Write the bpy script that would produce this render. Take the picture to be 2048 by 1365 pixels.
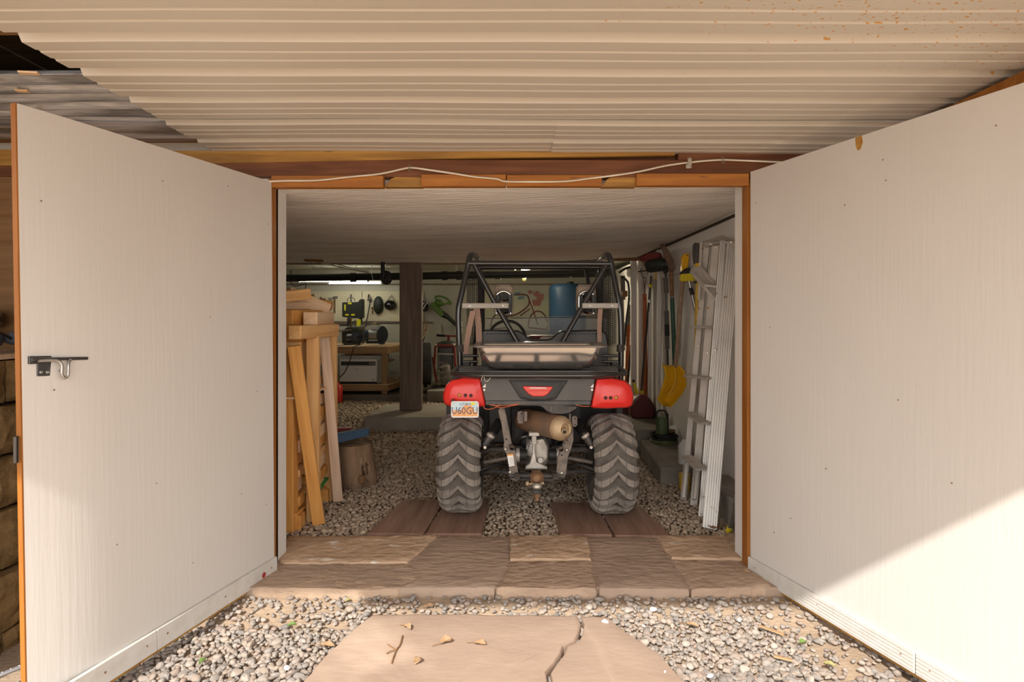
import bpy, math, random
import numpy as np
from mathutils import Vector, Matrix
for o in list(bpy.data.objects): bpy.data.objects.remove(o)
S = bpy.context.scene
C = S.collection
R = math.radians
random.seed(7); RNG = np.random.default_rng(7)
# ---------------------------------------------------------------- camera, sky, sun, exposure
F, HOR, CZ = 1200.0, 630.0, 1.26           # focal length in px, horizon row, eye height
cam = bpy.data.objects.new('camera', bpy.data.cameras.new('camera')); C.objects.link(cam)
cam.location = (0, 0, CZ); cam.rotation_euler = (R(90), 0, 0)
cam.data.sensor_width = 36; cam.data.lens = F/2048*36; cam.data.shift_y = (HOR-682.5)/2048
cam.data.clip_start = .02
S.camera = cam
W = bpy.data.worlds.new('sky'); S.world = W; W.use_nodes = True
W.node_tree.nodes['Background'].inputs[0].default_value = (1.0, .97, .94, 1)
W.node_tree.nodes['Background'].inputs[1].default_value = 2.15
sun = bpy.data.objects.new('sun', bpy.data.lights.new('sun', 'SUN')); C.objects.link(sun)
sun.data.energy = 4.5; sun.data.color = (1, .95, .87); sun.data.angle = R(.9)
SA, SE = R(18.6), R(40)
ldir = Vector((math.sin(SA)*math.cos(SE), math.cos(SA)*math.cos(SE), -math.sin(SE)))
sun.rotation_euler = ldir.to_track_quat('-Z', 'Y').to_euler()
V = S.view_settings
V.view_transform = 'Standard'; V.look = 'None'; V.gamma = 1; V.use_curve_mapping = False; V.exposure = 0.52
# ---------------------------------------------------------------- helpers
def P(px, py, Y): return Vector(((px-1024)*Y/F, Y, CZ-(py-HOR)*Y/F))
def G(px, py, z=0.0):
    Y = (CZ-z)*F/(py-HOR); return Vector(((px-1024)*Y/F, Y, z))
WM = {}
class MB:
    def __init__(s): s.v = []; s.f = []
    def add(s, vs, fs):
        n = len(s.v); s.v += [Vector(v) for v in vs]; s.f += [tuple(i+n for i in f) for f in fs]; return s
    def box(s, x0, x1, y0, y1, z0, z1):
        return s.add([(x, y, z) for z in (z0, z1) for y in (y0, y1) for x in (x0, x1)],
                     [(0,2,3,1),(4,5,7,6),(0,1,5,4),(2,6,7,3),(0,4,6,2),(1,3,7,5)])
    def obox(s, c, ux, uy, uz):
        c = Vector(c); ux = Vector(ux); uy = Vector(uy); uz = Vector(uz)
        return s.add([c+a*ux+b*uy+d*uz for d in (-1,1) for b in (-1,1) for a in (-1,1)],
                     [(0,2,3,1),(4,5,7,6),(0,1,5,4),(2,6,7,3),(0,4,6,2),(1,3,7,5)])
    def prism(s, pts, ext):
        ext = Vector(ext); n = len(pts); a = [Vector(p) for p in pts]
        return s.add(a+[p+ext for p in a], [tuple(range(n))[::-1], tuple(range(n, 2*n))] +
                     [(i, (i+1) % n, n+(i+1) % n, n+i) for i in range(n)])
    def loft(s, rings, cap0=True, cap1=True, closed=True):
        n = len(rings[0]); vs = [p for r in rings for p in r]; fs = []
        for k in range(len(rings)-1):
            for i in range(n if closed else n-1):
                j = (i+1) % n; fs.append((k*n+i, k*n+j, (k+1)*n+j, (k+1)*n+i))
        if cap0: fs.append(tuple(range(n))[::-1])
        if cap1: fs.append(tuple((len(rings)-1)*n+i for i in range(n)))
        return s.add(vs, fs)
    def tube(s, pts, r, seg=8, closed=False, cap=True, flat=None):
        pts = [Vector(p) for p in pts]; n = len(pts); rings = []
        up = None
        for i, p in enumerate(pts):
            a = pts[(i-1) % n] if (closed or i) else p; b = pts[(i+1) % n] if (closed or i < n-1) else p
            t = (b-a).normalized()
            if up is None:
                up = Vector((0,0,1)) if abs(t.z) < .9 else Vector((1,0,0))
            x = t.cross(up)
            if x.length < 1e-4: x = t.cross(Vector((.3,1,.2)))
            x.normalize(); y = x.cross(t).normalized(); up = y
            rr = r[i] if isinstance(r, (list, tuple)) else r
            ry = rr*flat if flat else rr
            rings.append([p+x*rr*math.cos(2*math.pi*k/seg)+y*ry*math.sin(2*math.pi*k/seg) for k in range(seg)])
        if closed: rings.append(rings[0]); cap = False
        return s.loft(rings, cap, cap)
    def lathe(s, prof, o, ax, seg=16, cap0=True, cap1=True):
        ax = Vector(ax).normalized(); o = Vector(o)
        a = ax.cross(Vector((0,0,1)) if abs(ax.z) < .9 else Vector((0,1,0))).normalized(); b = ax.cross(a)
        return s.loft([[o+ax*h+(a*math.cos(2*math.pi*k/seg)+b*math.sin(2*math.pi*k/seg))*max(r, 1e-4) for k in range(seg)] for r, h in prof], cap0, cap1)
    def ell(s, c, r, seg=12, rows=7, M=None):
        c = Vector(c); rings = []
        for i in range(rows+1):
            t = -math.pi/2+math.pi*i/rows; ring = []
            for k in range(seg):
                v = Vector((math.cos(t)*math.cos(2*math.pi*k/seg)*r[0]+1e-6, math.cos(t)*math.sin(2*math.pi*k/seg)*r[1], math.sin(t)*r[2]))
                ring.append(c+(M @ v if M else v))
            rings.append(ring)
        return s.loft(rings, True, True)
def smooth_path(pts, sub=5, closed=False):
    pts = [Vector(p) for p in pts]; n = len(pts); out = []
    for i in range(n if closed else n-1):
        g = (lambda k: pts[k % n]) if closed else (lambda k: pts[max(0, min(n-1, k))])
        a, b, c, d = g(i-1), g(i), g(i+1), g(i+2)
        for k in range(sub):
            t = k/sub
            out.append(.5*((2*b)+(c-a)*t+(2*a-5*b+4*c-d)*t*t+(3*b-a-3*c+d)*t**3))
    if not closed: out.append(pts[-1])
    return out
def finish(o, parent, M):
    if parent is not None:
        o.parent = parent; o.matrix_basis = WM[parent.name].inverted() @ M
    else: o.matrix_basis = M
    WM[o.name] = M.copy(); C.objects.link(o); return o
def ob(name, mb, mat, parent=None, M=None, bevel=0, bseg=1, smooth=None, kind=None, label=None, cat=None, group=None, mesh=None):
    if mesh is None:
        if M is None:
            if parent is not None: M = WM[parent.name].copy()
            else:
                xs = [v.x for v in mb.v]; ys = [v.y for v in mb.v]; zs = [v.z for v in mb.v]
                M = Matrix.Translation(((min(xs)+max(xs))/2, (min(ys)+max(ys))/2, min(zs)))
            inv = M.inverted(); vs = [inv @ v for v in mb.v]
        else: vs = mb.v
        me = bpy.data.meshes.new(name); me.from_pydata([tuple(v) for v in vs], [], mb.f); me.validate()
        import bmesh
        b = bmesh.new(); b.from_mesh(me); bmesh.ops.recalc_face_normals(b, faces=b.faces); b.to_mesh(me); b.free()
        me.materials.append(mat)
        if smooth:
            me.polygons.foreach_set('use_smooth', [True]*len(me.polygons)); me.set_sharp_from_angle(angle=R(smooth))
    else: me = mesh; M = M or Matrix()
    o = bpy.data.objects.new(name, me)
    if bevel:
        m = o.modifiers.new('bevel', 'BEVEL'); m.width = bevel; m.segments = bseg; m.limit_method = 'ANGLE'; m.angle_limit = R(35)
    finish(o, parent, M)
    return tag(o, label, cat, group, kind)
def tag(o, label=None, cat=None, group=None, kind=None):
    if label: o['label'] = label
    if cat: o['category'] = cat
    if group: o['group'] = group
    if kind: o['kind'] = kind
    return o
def thing(name, loc, label=None, cat=None, group=None, kind=None):
    o = bpy.data.objects.new(name, None); o.empty_display_size = .1
    finish(o, None, Matrix.Translation(Vector(loc))); return tag(o, label, cat, group, kind)
def frame(x, y=None, z=None, o=(0,0,0)):
    """matrix with local X along x and Z near z"""
    x = Vector(x).normalized(); z = Vector(z or (0,0,1)); yv = z.cross(x).normalized(); zv = x.cross(yv)
    return Matrix(((x.x, yv.x, zv.x, o[0]), (x.y, yv.y, zv.y, o[1]), (x.z, yv.z, zv.z, o[2]), (0,0,0,1)))
def board(name, p0, p1, w, t, mat, parent=None, up=(0,0,1), bevel=.003, **k):
    """plank from p0 to p1 (centre line), w along local Y, t along local Z(near up)"""
    p0 = Vector(p0); p1 = Vector(p1); L = (p1-p0).length
    M = frame(p1-p0, z=up, o=p0)
    return ob(name, MB().box(0, L, -w/2, w/2, -t/2, t/2), mat, parent, M, bevel=bevel, **k)
def text(name, body, size, M, mat, parent, align='CENTER', sx=1.0, ext=.0005, **k):
    cu = bpy.data.curves.new('t', 'FONT'); cu.body = body; cu.size = size; cu.align_x = align; cu.align_y = 'CENTER'; cu.extrude = ext; cu.resolution_u = 2
    t = bpy.data.objects.new('t', cu); C.objects.link(t); bpy.context.view_layer.update()
    me = bpy.data.meshes.new_from_object(t.evaluated_get(bpy.context.evaluated_depsgraph_get()))
    bpy.data.objects.remove(t); me.transform(Matrix.Scale(sx, 4, (1,0,0))); me.materials.clear(); me.materials.append(mat); me.name = name
    return ob(name, None, mat, parent, M, mesh=me, **k)
# ---------------------------------------------------------------- materials
MT = {}
def mat(name, col, rough=.6, metal=0.0, col2=None, scale=6.0, st=(1,1,1), lo=.35, hi=.65, bump=0.0, bscale=None, bst=None, detail=5.0, spec=.5, coat=0.0, emit=None, es=0.0, alpha=None, trans=0.0, island=None, dist=0.0, speck=None, ior=None, bd=.01):
    m = bpy.data.materials.new(name); m.use_nodes = True; N = m.node_tree.nodes; L = m.node_tree.links
    b = N['Principled BSDF']
    def c4(c): return (c[0], c[1], c[2], 1)
    b.inputs['Base Color'].default_value = c4(col); b.inputs['Roughness'].default_value = rough; b.inputs['Metallic'].default_value = metal
    b.inputs['Specular IOR Level'].default_value = spec; b.inputs['Coat Weight'].default_value = coat; b.inputs['Coat Roughness'].default_value = .08
    if trans: b.inputs['Transmission Weight'].default_value = trans
    if ior: b.inputs['IOR'].default_value = ior
    if alpha is not None: b.inputs['Alpha'].default_value = alpha
    if emit: b.inputs['Emission Color'].default_value = c4(emit); b.inputs['Emission Strength'].default_value = es
    tc = N.new('ShaderNodeTexCoord')
    def noise(sc, stt, det=detail, d=dist):
        mp = N.new('ShaderNodeMapping'); mp.inputs['Scale'].default_value = stt; L.new(tc.outputs['Object'], mp.inputs['Vector'])
        n = N.new('ShaderNodeTexNoise'); n.inputs['Scale'].default_value = sc; n.inputs['Detail'].default_value = det; n.inputs['Distortion'].default_value = d
        L.new(mp.outputs[0], n.inputs['Vector']); return n.outputs['Fac']
    out = None
    def ramp(fac, stops):
        r = N.new('ShaderNodeValToRGB'); L.new(fac, r.inputs['Fac']); e = r.color_ramp.elements
        while len(e) < len(stops): e.new(.5)
        for el, (p, c) in zip(e, stops): el.position = p; el.color = c4(c)
        return r.outputs['Color']
    if island:
        g = N.new('ShaderNodeNewGeometry'); oi = N.new('ShaderNodeObjectInfo')
        ad = N.new('ShaderNodeMath'); ad.operation = 'ADD'; L.new(g.outputs['Random Per Island'], ad.inputs[0]); L.new(oi.outputs['Random'], ad.inputs[1])
        fr = N.new('ShaderNodeMath'); fr.operation = 'FRACT'; L.new(ad.outputs[0], fr.inputs[0])
        out = ramp(fr.outputs[0], [(i/(len(island)-1), c) for i, c in enumerate(island)])
    if col2:
        base = ramp(noise(scale, st), [(lo, col), (hi, col2)])
        if out:
            mx = N.new('ShaderNodeMix'); mx.data_type = 'RGBA'; mx.inputs['Factor'].default_value = .25; L.new(out, mx.inputs['A']); L.new(base, mx.inputs['B']); out = mx.outputs['Result']
        else: out = base
    for sp in (speck or []):      # (colour, scale, threshold, softness)
        f = ramp(noise(sp[1], sp[4] if len(sp) > 4 else (1,1,1), 3, 0), [(sp[2], (0,0,0)), (min(1, sp[2]+sp[3]), (1,1,1))])
        mx = N.new('ShaderNodeMix'); mx.data_type = 'RGBA'; L.new(f, mx.inputs['Factor'])
        if out: L.new(out, mx.inputs['A'])
        else: mx.inputs['A'].default_value = c4(col)
        mx.inputs['B'].default_value = c4(sp[0]); out = mx.outputs['Result']
    if out: L.new(out, b.inputs['Base Color'])
    if bump:
        bp = N.new('ShaderNodeBump'); bp.inputs['Strength'].default_value = min(1, bump); bp.inputs['Distance'].default_value = bd
        L.new(noise(bscale or scale*3, bst or st), bp.inputs['Height']); L.new(bp.outputs[0], b.inputs['Normal'])
    MT[name] = m; return m
def wood(name, a, b, ax=0, sc=2.2, rough=.6, bump=.15, speck=None):
    st = [11, 11, 11]; st[ax] = .9
    return mat(name, a, rough, 0, b, sc, tuple(st), .3, .7, bump, sc*3, None, 6, .3, dist=.6, speck=speck)
wood('fir', (.62,.33,.12), (.80,.52,.24), speck=[((.30,.13,.05), 3.0, .72, .05, (1,4,4))])
wood('fir_pale', (.70,.45,.25), (.86,.64,.42), speck=[((.35,.17,.08), 2.6, .73, .05, (1,4,4))])
wood('fir_orange', (.55,.24,.055), (.74,.38,.11))
wood('wood_weathered', (.50,.33,.22), (.72,.54,.40))
wood('wood_stain', (.27,.092,.014), (.44,.175,.032), rough=.45, speck=[((.16,.06,.02), 4, .72, .04, (1,4,4))])
wood('wood_stain_z', (.25,.085,.013), (.38,.145,.027), ax=2, rough=.45)
wood('wood_gold', (.22,.105,.022), (.48,.26,.06), rough=.5, speck=[((.12,.06,.02), 5, .70, .04, (1,4,4))])
wood('wood_dark', (.10,.033,.013), (.20,.078,.033), rough=.6, speck=[((.34,.20,.09), 7, .74, .03, (.6,4,4))])
wood('wood_bench', (.33,.20,.10), (.47,.31,.17))
wood('wood_plank', (.21,.12,.085), (.34,.21,.155), ax=1, rough=.75, bump=.3)
wood('wood_column', (.16,.118,.092), (.25,.19,.15), ax=2, rough=.7, bump=.2, speck=[((.7,.66,.6), 14, .82, .02)])
wood('wood_sky_block', (.035,.022,.012), (.08,.05,.025))
wood('wood_brown', (.16,.08,.03), (.26,.14,.06))
wood('handle_wood', (.26,.17,.11), (.38,.26,.18))
mat('paint_door', (.575,.548,.515), .5, 0, (.61,.583,.55), 1.2, (1,1,.6), .3, .7, .10, 7, (9,9,.5), 6, .35, speck=[((.46,.40,.34), 9, .80, .02, (5,5,1.2))])
mat('paint_white', (.70,.675,.645), .6, 0, (.75,.725,.69), 4, (1,1,1), .3, .7, .3, 30, None, 5, .3, speck=[((.45,.33,.22), 16, .80, .02)])
mat('paint_trim', (.60,.575,.54), .55, 0, (.53,.49,.44), 3, (1,8,8), .4, .8, .2, 6, None, 6, .35)
mat('plaster', (.95,.935,.91), .85, 0, (.72,.69,.655), 1.9, (.7,2.6,1), .38, .78, .8, 9, (.8,3.2,1), 9, .2, bd=.02)
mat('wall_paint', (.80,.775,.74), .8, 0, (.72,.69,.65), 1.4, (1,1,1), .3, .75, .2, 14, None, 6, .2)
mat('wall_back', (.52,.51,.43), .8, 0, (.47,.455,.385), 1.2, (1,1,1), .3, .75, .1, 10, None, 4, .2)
mat('pegboard', (.70,.64,.47), .7)
mat('hole', (.05,.04,.03), .9)
mat('concrete', (.27,.25,.22), .9, 0, (.17,.155,.135), 5, (1,1,1), .3, .75, .5, 25, None, 7, .2)
mat('concrete_pale', (.42,.385,.33), .9, 0, (.33,.29,.24), 4, (1,1,1), .3, .75, .4, 25, None, 7, .2)
mat('sill_stone', (.55,.40,.285), .9, 0, (.38,.27,.20), 3.0, (1,1.6,2), .3, .75, .9, 16, (1,1.5,1.5), 9, .2, speck=[((.62,.52,.42), 9, .68, .05, (1,2,2)), ((.10,.06,.04), 14, .74, .03)], bd=.022)
mat('sill_stone_dark', (.47,.35,.265), .9, 0, (.35,.255,.195), 3.0, (1,1.8,2), .3, .75, .7, 13, (1,2.2,2), 9, .2, bd=.022)
mat('sill_stone_gold', (.63,.45,.30), .9, 0, (.45,.31,.21), 3.0, (1,1.5,2), .3, .75, .9, 18, (1,1.4,1.5), 9, .2, speck=[((.72,.64,.55), 8, .64, .05, (1,2,2))], bd=.022)
mat('flagstone', (.39,.283,.218), .85, 0, (.325,.232,.175), 2.2, (1,2.4,1), .3, .75, .3, 12, (1,2,1), 8, .25, speck=[((.22,.17,.14), 30, .80, .02), ((.58,.44,.34), 1.6, .55, .2)])
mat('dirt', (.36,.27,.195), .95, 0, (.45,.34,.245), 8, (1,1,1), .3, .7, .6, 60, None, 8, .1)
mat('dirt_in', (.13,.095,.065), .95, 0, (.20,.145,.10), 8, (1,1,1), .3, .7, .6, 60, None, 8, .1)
mat('pebble', (.36,.32,.28), .85, 0, (.46,.40,.35), 60, (1,1,1), .3, .7, .35, 140, None, 5, .25, island=[(.125,.12,.12),(.33,.265,.215),(.205,.19,.18),(.38,.305,.25),(.255,.23,.215),(.345,.26,.20),(.155,.147,.143),(.41,.35,.30),(.285,.20,.155),(.22,.205,.195)])
mat('gravel_in', (.34,.28,.21), .85, 0, (.46,.37,.28), 40, (1,1,1), .3, .7, .25, 120, None, 4, .25, island=[(.30,.23,.175),(.48,.365,.27),(.38,.29,.22),(.55,.435,.325),(.34,.265,.205),(.62,.51,.39)])
mat('rock_wall', (.34,.22,.10), .95, 0, (.13,.08,.036), 9, (1,1,1.6), .3, .75, 1, 30, None, 9, .1)
mat('roof_cream', (.565,.53,.475), .42, 0, (.53,.498,.443), .8, (.3,2,1), .3, .7, .08, 3, (.4,3,1), 4, .5)
mat('roof_cream_b', (.55,.516,.462), .42, 0, (.515,.482,.428), .8, (.3,2,1), .3, .7, .08, 3, (.4,3,1), 4, .5)
mat('galvanised', (.20,.20,.205), .45, .5, (.66,.67,.71), 4, (.5,4,1), .40, .64, .3, 20, (1,4,1), 8, .5, speck=[((.20,.09,.035), 5, .64, .06, (.7,2,1))])
mat('black_pipe', (.012,.012,.012), .4, 0, spec=.4)
mat('black_metal', (.022,.021,.021), .28, .0, spec=.7, coat=.6)
mat('black_plastic', (.02,.02,.021), .5, 0, (.035,.034,.033), 9, bump=.05)
mat('grey_plastic', (.085,.081,.077), .5, 0, (.12,.113,.105), 5, bump=.08, bscale=200)
mat('dirty_metal', (.24,.20,.165), .65, .2, (.14,.115,.10), 26, bump=.25, bscale=60)
mat('frame_black', (.035,.034,.035), .45, 0, (.085,.073,.064), 12, bump=.1, bscale=50)
mat('red_plastic', (.80,.030,.024), .32, 0, (.74,.03,.024), 4, coat=.25)
mat('red_paint', (.20,.02,.018), .45)
mat('red_dark', (.13,.012,.014), .45, 0, (.09,.012,.012), 6)
mat('lens_red', (.75,.025,.02), .18, 0, spec=.7, coat=.6)
mat('lens_amber', (.85,.33,.03), .2, 0, coat=.5)
mat('rubber', (.15,.132,.113), .85, 0, (.09,.08,.07), 14, bump=.15, bscale=60, spec=.25)
mat('rubber_lug', (.30,.265,.23), .85, 0, (.19,.168,.147), 16, bump=.15, bscale=60, spec=.25)
mat('rubber_black', (.013,.013,.013), .6)
mat('rust', (.20,.095,.045), .8, .25, (.33,.20,.11), 14, bump=.3, bscale=50)
mat('muffler', (.21,.15,.105), .6, .4, (.36,.19,.10), 7, (1,1,1), .35, .75, .15, 40)
mat('muffler_cap', (.60,.46,.29), .6, .3, (.45,.32,.19), 12, bump=.2, bscale=50)
mat('alu_cast', (.58,.555,.51), .5, .4, (.42,.39,.355), 14, bump=.25, bscale=40)
mat('alu', (.60,.58,.54), .45, .45, (.50,.48,.45), 5, (1,1,.3), bump=.05, speck=[((.30,.22,.14), 13, .72, .04)])
mat('alu_old', (.52,.48,.43), .55, .3, (.42,.38,.33), 7, bump=.15, bscale=40, speck=[((.36,.22,.10), 14, .70, .04)])
mat('chrome', (.72,.70,.66), .15, 1)
mat('steel', (.45,.44,.42), .35, .9)
mat('bolt_metal', (.55,.52,.46), .4, .8)
mat('tub', (.62,.59,.56), .16, .9, (.70,.67,.64), 3, (1,1,1), .3, .7, .04, 8)
mat('tub_rim', (.22,.20,.18), .35, .5, (.30,.275,.25), 6)
mat('taupe', (.33,.265,.205), .7, 0, (.41,.33,.26), 14, bump=.1, bscale=80)
mat('belt', (.48,.31,.235), .75, 0, (.42,.265,.195), 60)
mat('glass_thin', (.86,.88,.88), .06, 0, alpha=.22, spec=.6)
mat('net', (.02,.02,.022), .7)
mat('white_plastic', (.66,.67,.65), .45)
mat('white_print', (.82,.82,.80), .5)
mat('blue_print', (.50,.70,.82), .5, 0, (.66,.80,.86), 30)
mat('orange_print', (.82,.34,.10), .5, 0, (.88,.48,.20), 60)
mat('navy_print', (.09,.10,.16), .5)
mat('yellow_print', (.80,.74,.02), .5)
mat('yellow_plastic', (.88,.50,.012), .35, 0, (.80,.42,.01), 4, coat=.2)
mat('yellow', (.82,.66,.02), .5)
mat('yellow_paint', (.72,.47,.05), .5, 0, (.60,.36,.04), 8)
mat('orange_handle', (.46,.125,.03), .5, 0, (.38,.09,.022), 8, (6,6,.5))
mat('green_handle', (.018,.075,.05), .45)
mat('pump_green', (.10,.145,.065), .5, 0, (.08,.115,.05), 5)
mat('pump_base', (.145,.165,.06), .6, 0, (.09,.10,.04), 12)
mat('blower_green', (.10,.20,.035), .5)
mat('saw_green', (.022,.026,.020), .5)
mat('blue_drum', (.022,.075,.17), .45, 0, (.03,.09,.20), 3)
mat('blue_paint', (.014,.055,.12), .5, 0, (.02,.075,.15), 10, speck=[((.06,.085,.10), 8, .6, .08)])
mat('navy', (.025,.032,.05), .4)
mat('motor_grey', (.33,.335,.31), .4, .4)
mat('cable_white', (.70,.64,.54), .5)
mat('wire_orange', (.75,.20,.08), .5)
mat('bristle_grey', (.075,.07,.065), .9, 0, (.15,.135,.125), 60, (1,1,.1))
mat('foam_grey', (.13,.12,.105), .9)
mat('bark', (.085,.058,.04), .95, 0, (.36,.235,.145), 7, (1,1,.35), .38, .66, 1, 18, (1,1,.4), 8, .1, speck=[((.58,.41,.26), 5, .64, .05, (1,1,.3)), ((.045,.03,.02), 11, .62, .05, (1,1,.4))])
mat('leaf_dry', (.30,.175,.085), .8, 0, (.46,.31,.185), 30)
mat('leaf_brown', (.20,.10,.045), .8, 0, (.30,.17,.08), 30)
mat('leaf_green', (.11,.19,.035), .6, 0, (.17,.25,.06), 30)
mat('leaf_olive', (.30,.27,.10), .6, 0, (.36,.31,.14), 30)
mat('white_chip', (.86,.85,.82), .5)
mat('tarp', (.045,.065,.10), .35, 0, (.12,.14,.18), 9)
mat('rebar', (.42,.41,.42), .45, .7)
mat('canvas', (.48,.46,.34), .8, 0, (.40,.42,.34), 5)
mat('maroon', (.14,.04,.045), .7)
mat('soft_blue', (.13,.22,.29), .7)
mat('flower', (.28,.09,.09), .7, 0, (.36,.17,.13), 40)
mat('tube_light', (1,1,.94), .4, 0, emit=(1.0,.97,.80), es=17)
mat('lamp_light', (1,1,.9), .4, 0, emit=(1.0,.88,.62), es=40)
mat('red_spot', (.33,.04,.035), .6)
# ================================================================ SETTING
GZ = -.055                                  # outside gravel level
ob('ground', MB().add([(-14,-14,GZ-.012),(14,-14,GZ-.012),(14,2.5,GZ-.012),(-14,2.5,GZ-.012),(14,2.76,-.022),(-14,2.76,-.022)], [(0,1,2,3),(3,2,4,5)]), MT['dirt'], kind='structure', label='tan dirt yard strewn with loose pebbles in front of the shed', M=Matrix())
ground = bpy.data.objects['ground']
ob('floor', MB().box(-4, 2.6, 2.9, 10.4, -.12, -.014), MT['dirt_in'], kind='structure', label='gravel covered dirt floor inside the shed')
# --- stone threshold
sill = thing('trim_1', (0, 3.0, -.06), 'worn sandstone threshold of mortared slabs across the doorway', kind='structure')
def rough_slab(name, poly, z0, z1, m, parent, seed, amp=.006, sub=.045, **k):
    """stone slab from an xy outline: gridded, uneven top, chipped edge"""
    rr = random.Random(seed); out = []
    n = len(poly)
    for i in range(n):
        a = Vector(poly[i]); b = Vector(poly[(i+1) % n]); s = max(1, int((b-a).length/sub))
        for j in range(s):
            p = a.lerp(b, j/s)
            out.append(p+Vector((rr.uniform(-1,1), rr.uniform(-1,1)))*amp*(1 if j else .2))
    cx = sum(p.x for p in out)/len(out); cy = sum(p.y for p in out)/len(out); c = Vector((cx, cy))
    rings = []
    hz = [rr.uniform(-1,1)*amp*.35 for _ in out]
    for f, z, w in ((1.0, z0, 0), (1.0, z1-.012, 0), (.985, z1-.003, .5), (.96, z1, 1)):
        rings.append([Vector((c.x+(p.x-c.x)*f, c.y+(p.y-c.y)*f, z+h*w)) for p, h in zip(out, hz)])
    for f in (.7, .4, .12):
        rings.append([Vector((c.x+(p.x-c.x)*f, c.y+(p.y-c.y)*f, z1+rr.uniform(-1,1)*amp*.25)) for p in out])
    return ob(name, MB().loft(rings), m, parent, smooth=35, **k)
SZ = .02
fy = 2.715; my = 2.98; by = 3.36
rough_slab('sill_stone', [(-1.22,3.06),(-1.14,2.99),(-.52,3.0),(-.42,by),(-1.25,by-.01)], -.06, SZ+.006, MT['sill_stone_gold'], sill, 1)
rough_slab('sill_stone', [(-1.19,2.735),(-.62,2.71),(-.52,2.73),(-.44,2.82),(-.50,3.0),(-1.13,2.985)], -.06, SZ-.004, MT['sill_stone'], sill, 2)
rough_slab('sill_stone', [(-.50,2.735),(-.08,2.725),(-.03,2.9),(-.01,3.05),(-.02,by),(-.41,by),(-.49,2.99),(-.42,2.82)], -.06, SZ, MT['sill_stone_dark'], sill, 3)
rough_slab('sill_stone', [(-.01,3.03),(.40,3.03),(.42,by-.01),(-.01,by)], -.06, SZ+.008, MT['sill_stone_gold'], sill, 4)
rough_slab('sill_stone', [(-.07,fy),(.38,fy-.005),(.40,3.015),(0,3.015),(-.02,2.9)], -.06, SZ+.002, MT['sill_stone'], sill, 5)
rough_slab('sill_stone', [(.395,fy+.01),(.80,fy),(.80,by-.01),(.43,by),(.41,3.0)], -.06, SZ-.002, MT['sill_stone_dark'], sill, 6)
rough_slab('sill_stone', [(.81,3.05),(1.2,3.03),(1.25,by),(.81,by)], -.06, SZ+.007, MT['sill_stone_gold'], sill, 7)
rough_slab('sill_stone', [(.81,fy-.01),(1.19,2.74),(1.19,3.02),(.81,3.04)], -.06, SZ+.0, MT['sill_stone'], sill, 8)
ob('mortar', MB().box(-1.24, 1.24, 2.735, 3.35, -.06, .016), MT['sill_stone_dark'], sill)
# --- cracked flagstone outside
FZ = -.022
crack = [(.285,2.565),(.292,2.50),(.275,2.42),(.255,2.37),(.205,2.335),(.19,2.28),(.13,2.16),(.12,1.9),(.10,1.42)]
L1 = [(-.60,2.575),(-.25,2.58)]+[(x-.006,y) for x,y in crack]+[(-.75,1.40),(-.80,1.75),(-.74,2.06),(-.72,2.2),(-.66,2.42)]
L2 = [(x+.008,y) for x,y in crack][::-1]+[(.40,2.565),(.46,2.44),(.56,2.28),(.60,2.13),(.66,1.9),(.68,1.42)]
flag = thing('flagstone', (0, 2.0, GZ), 'large pinkish sandstone flagstone with a jagged crack, in the gravel before the doorway', 'flagstone')
rough_slab('stone_piece', L1, GZ-.02, FZ, MT['flagstone'], flag, 11, amp=.005)
rough_slab('stone_piece', [(x, y) for x, y in L2], GZ-.02, FZ-.003, MT['flagstone'], flag, 12, amp=.005)
# --- timber wheel planks
def plank(tp, label, z=.02):
    a = [G(px, py, z) for px, py in tp]
    ob('plank', MB().prism([p-Vector((0,0,.04)) for p in a], (0,0,.04)), MT['wood_plank'], bevel=.004, label=label, cat='plank', group='timber planks under the rear wheels')
plank([(733,1067),(846,1068),(889,1000),(806,1000)], 'short dark plank left of the left rear wheel, leftmost of four')
plank([(851,1068),(963,1068),(980,998),(893,1000)], 'short dark plank with a wet stain under the left rear wheel')
plank([(1120,1069),(1225,1070),(1190,1006),(1101,1004)], 'short dark plank inside the right rear wheel')
plank([(1231,1071),(1346,1073),(1282,1014),(1195,1010)], 'short dark plank under the right rear wheel, rightmost of four')
# --- shell
WZ = 2.06
wl = ob('wall_front_left', MB().box(-4, -1.178, 3.0, 3.13, -.1, WZ+.5), MT['paint_white'], kind='structure', label='white front wall of the shed left of the doorway')
ob('wall_front_cladding', MB().box(-3.2, -1.30, 2.955, 3.0, -.1, 1.94), MT['wood_brown'], kind='structure', label='brown board cladding left of the doorway behind the open door')
wr = ob('wall_front_right', MB().box(1.163, 3.0, 3.0, 3.13, -.1, WZ+.5), MT['paint_white'], kind='structure', label='white front wall of the shed right of the doorway')
ob('wall_front_top', MB().box(-1.178, 1.163, 3.02, 3.13, 1.96, WZ+.5), MT['wood_dark'], kind='structure', label='wall strip above the doorway behind the lintel')
ob('wall_left', MB().box(-4.1, -4.0, 3.0, 10.4, -.1, 2.2), MT['wall_paint'], kind='structure', label='left wall inside the shed')
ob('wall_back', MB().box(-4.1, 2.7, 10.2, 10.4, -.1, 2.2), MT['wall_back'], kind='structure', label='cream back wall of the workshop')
rw = [(1.49,3.13),(1.49,4.2),(1.485,5.8),(1.48,7.0),(1.6,7.1),(1.6,10.2),(2.6,10.2),(2.6,3.13)]
ob('wall_right', MB().prism([(x,y,-.1) for x,y in rw], (0,0,2.05)), MT['wall_paint'], kind='structure', label='off-white right wall behind the hanging tools')
mb = MB()
for a, b in zip(rw[:3], rw[1:4]): mb.prism([(a[0]-.004,a[1],1.912),(b[0]-.004,b[1],1.912),(b[0]-.004,b[1],1.934),(a[0]-.004,a[1],1.934)], (-.004,0,0))
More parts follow.
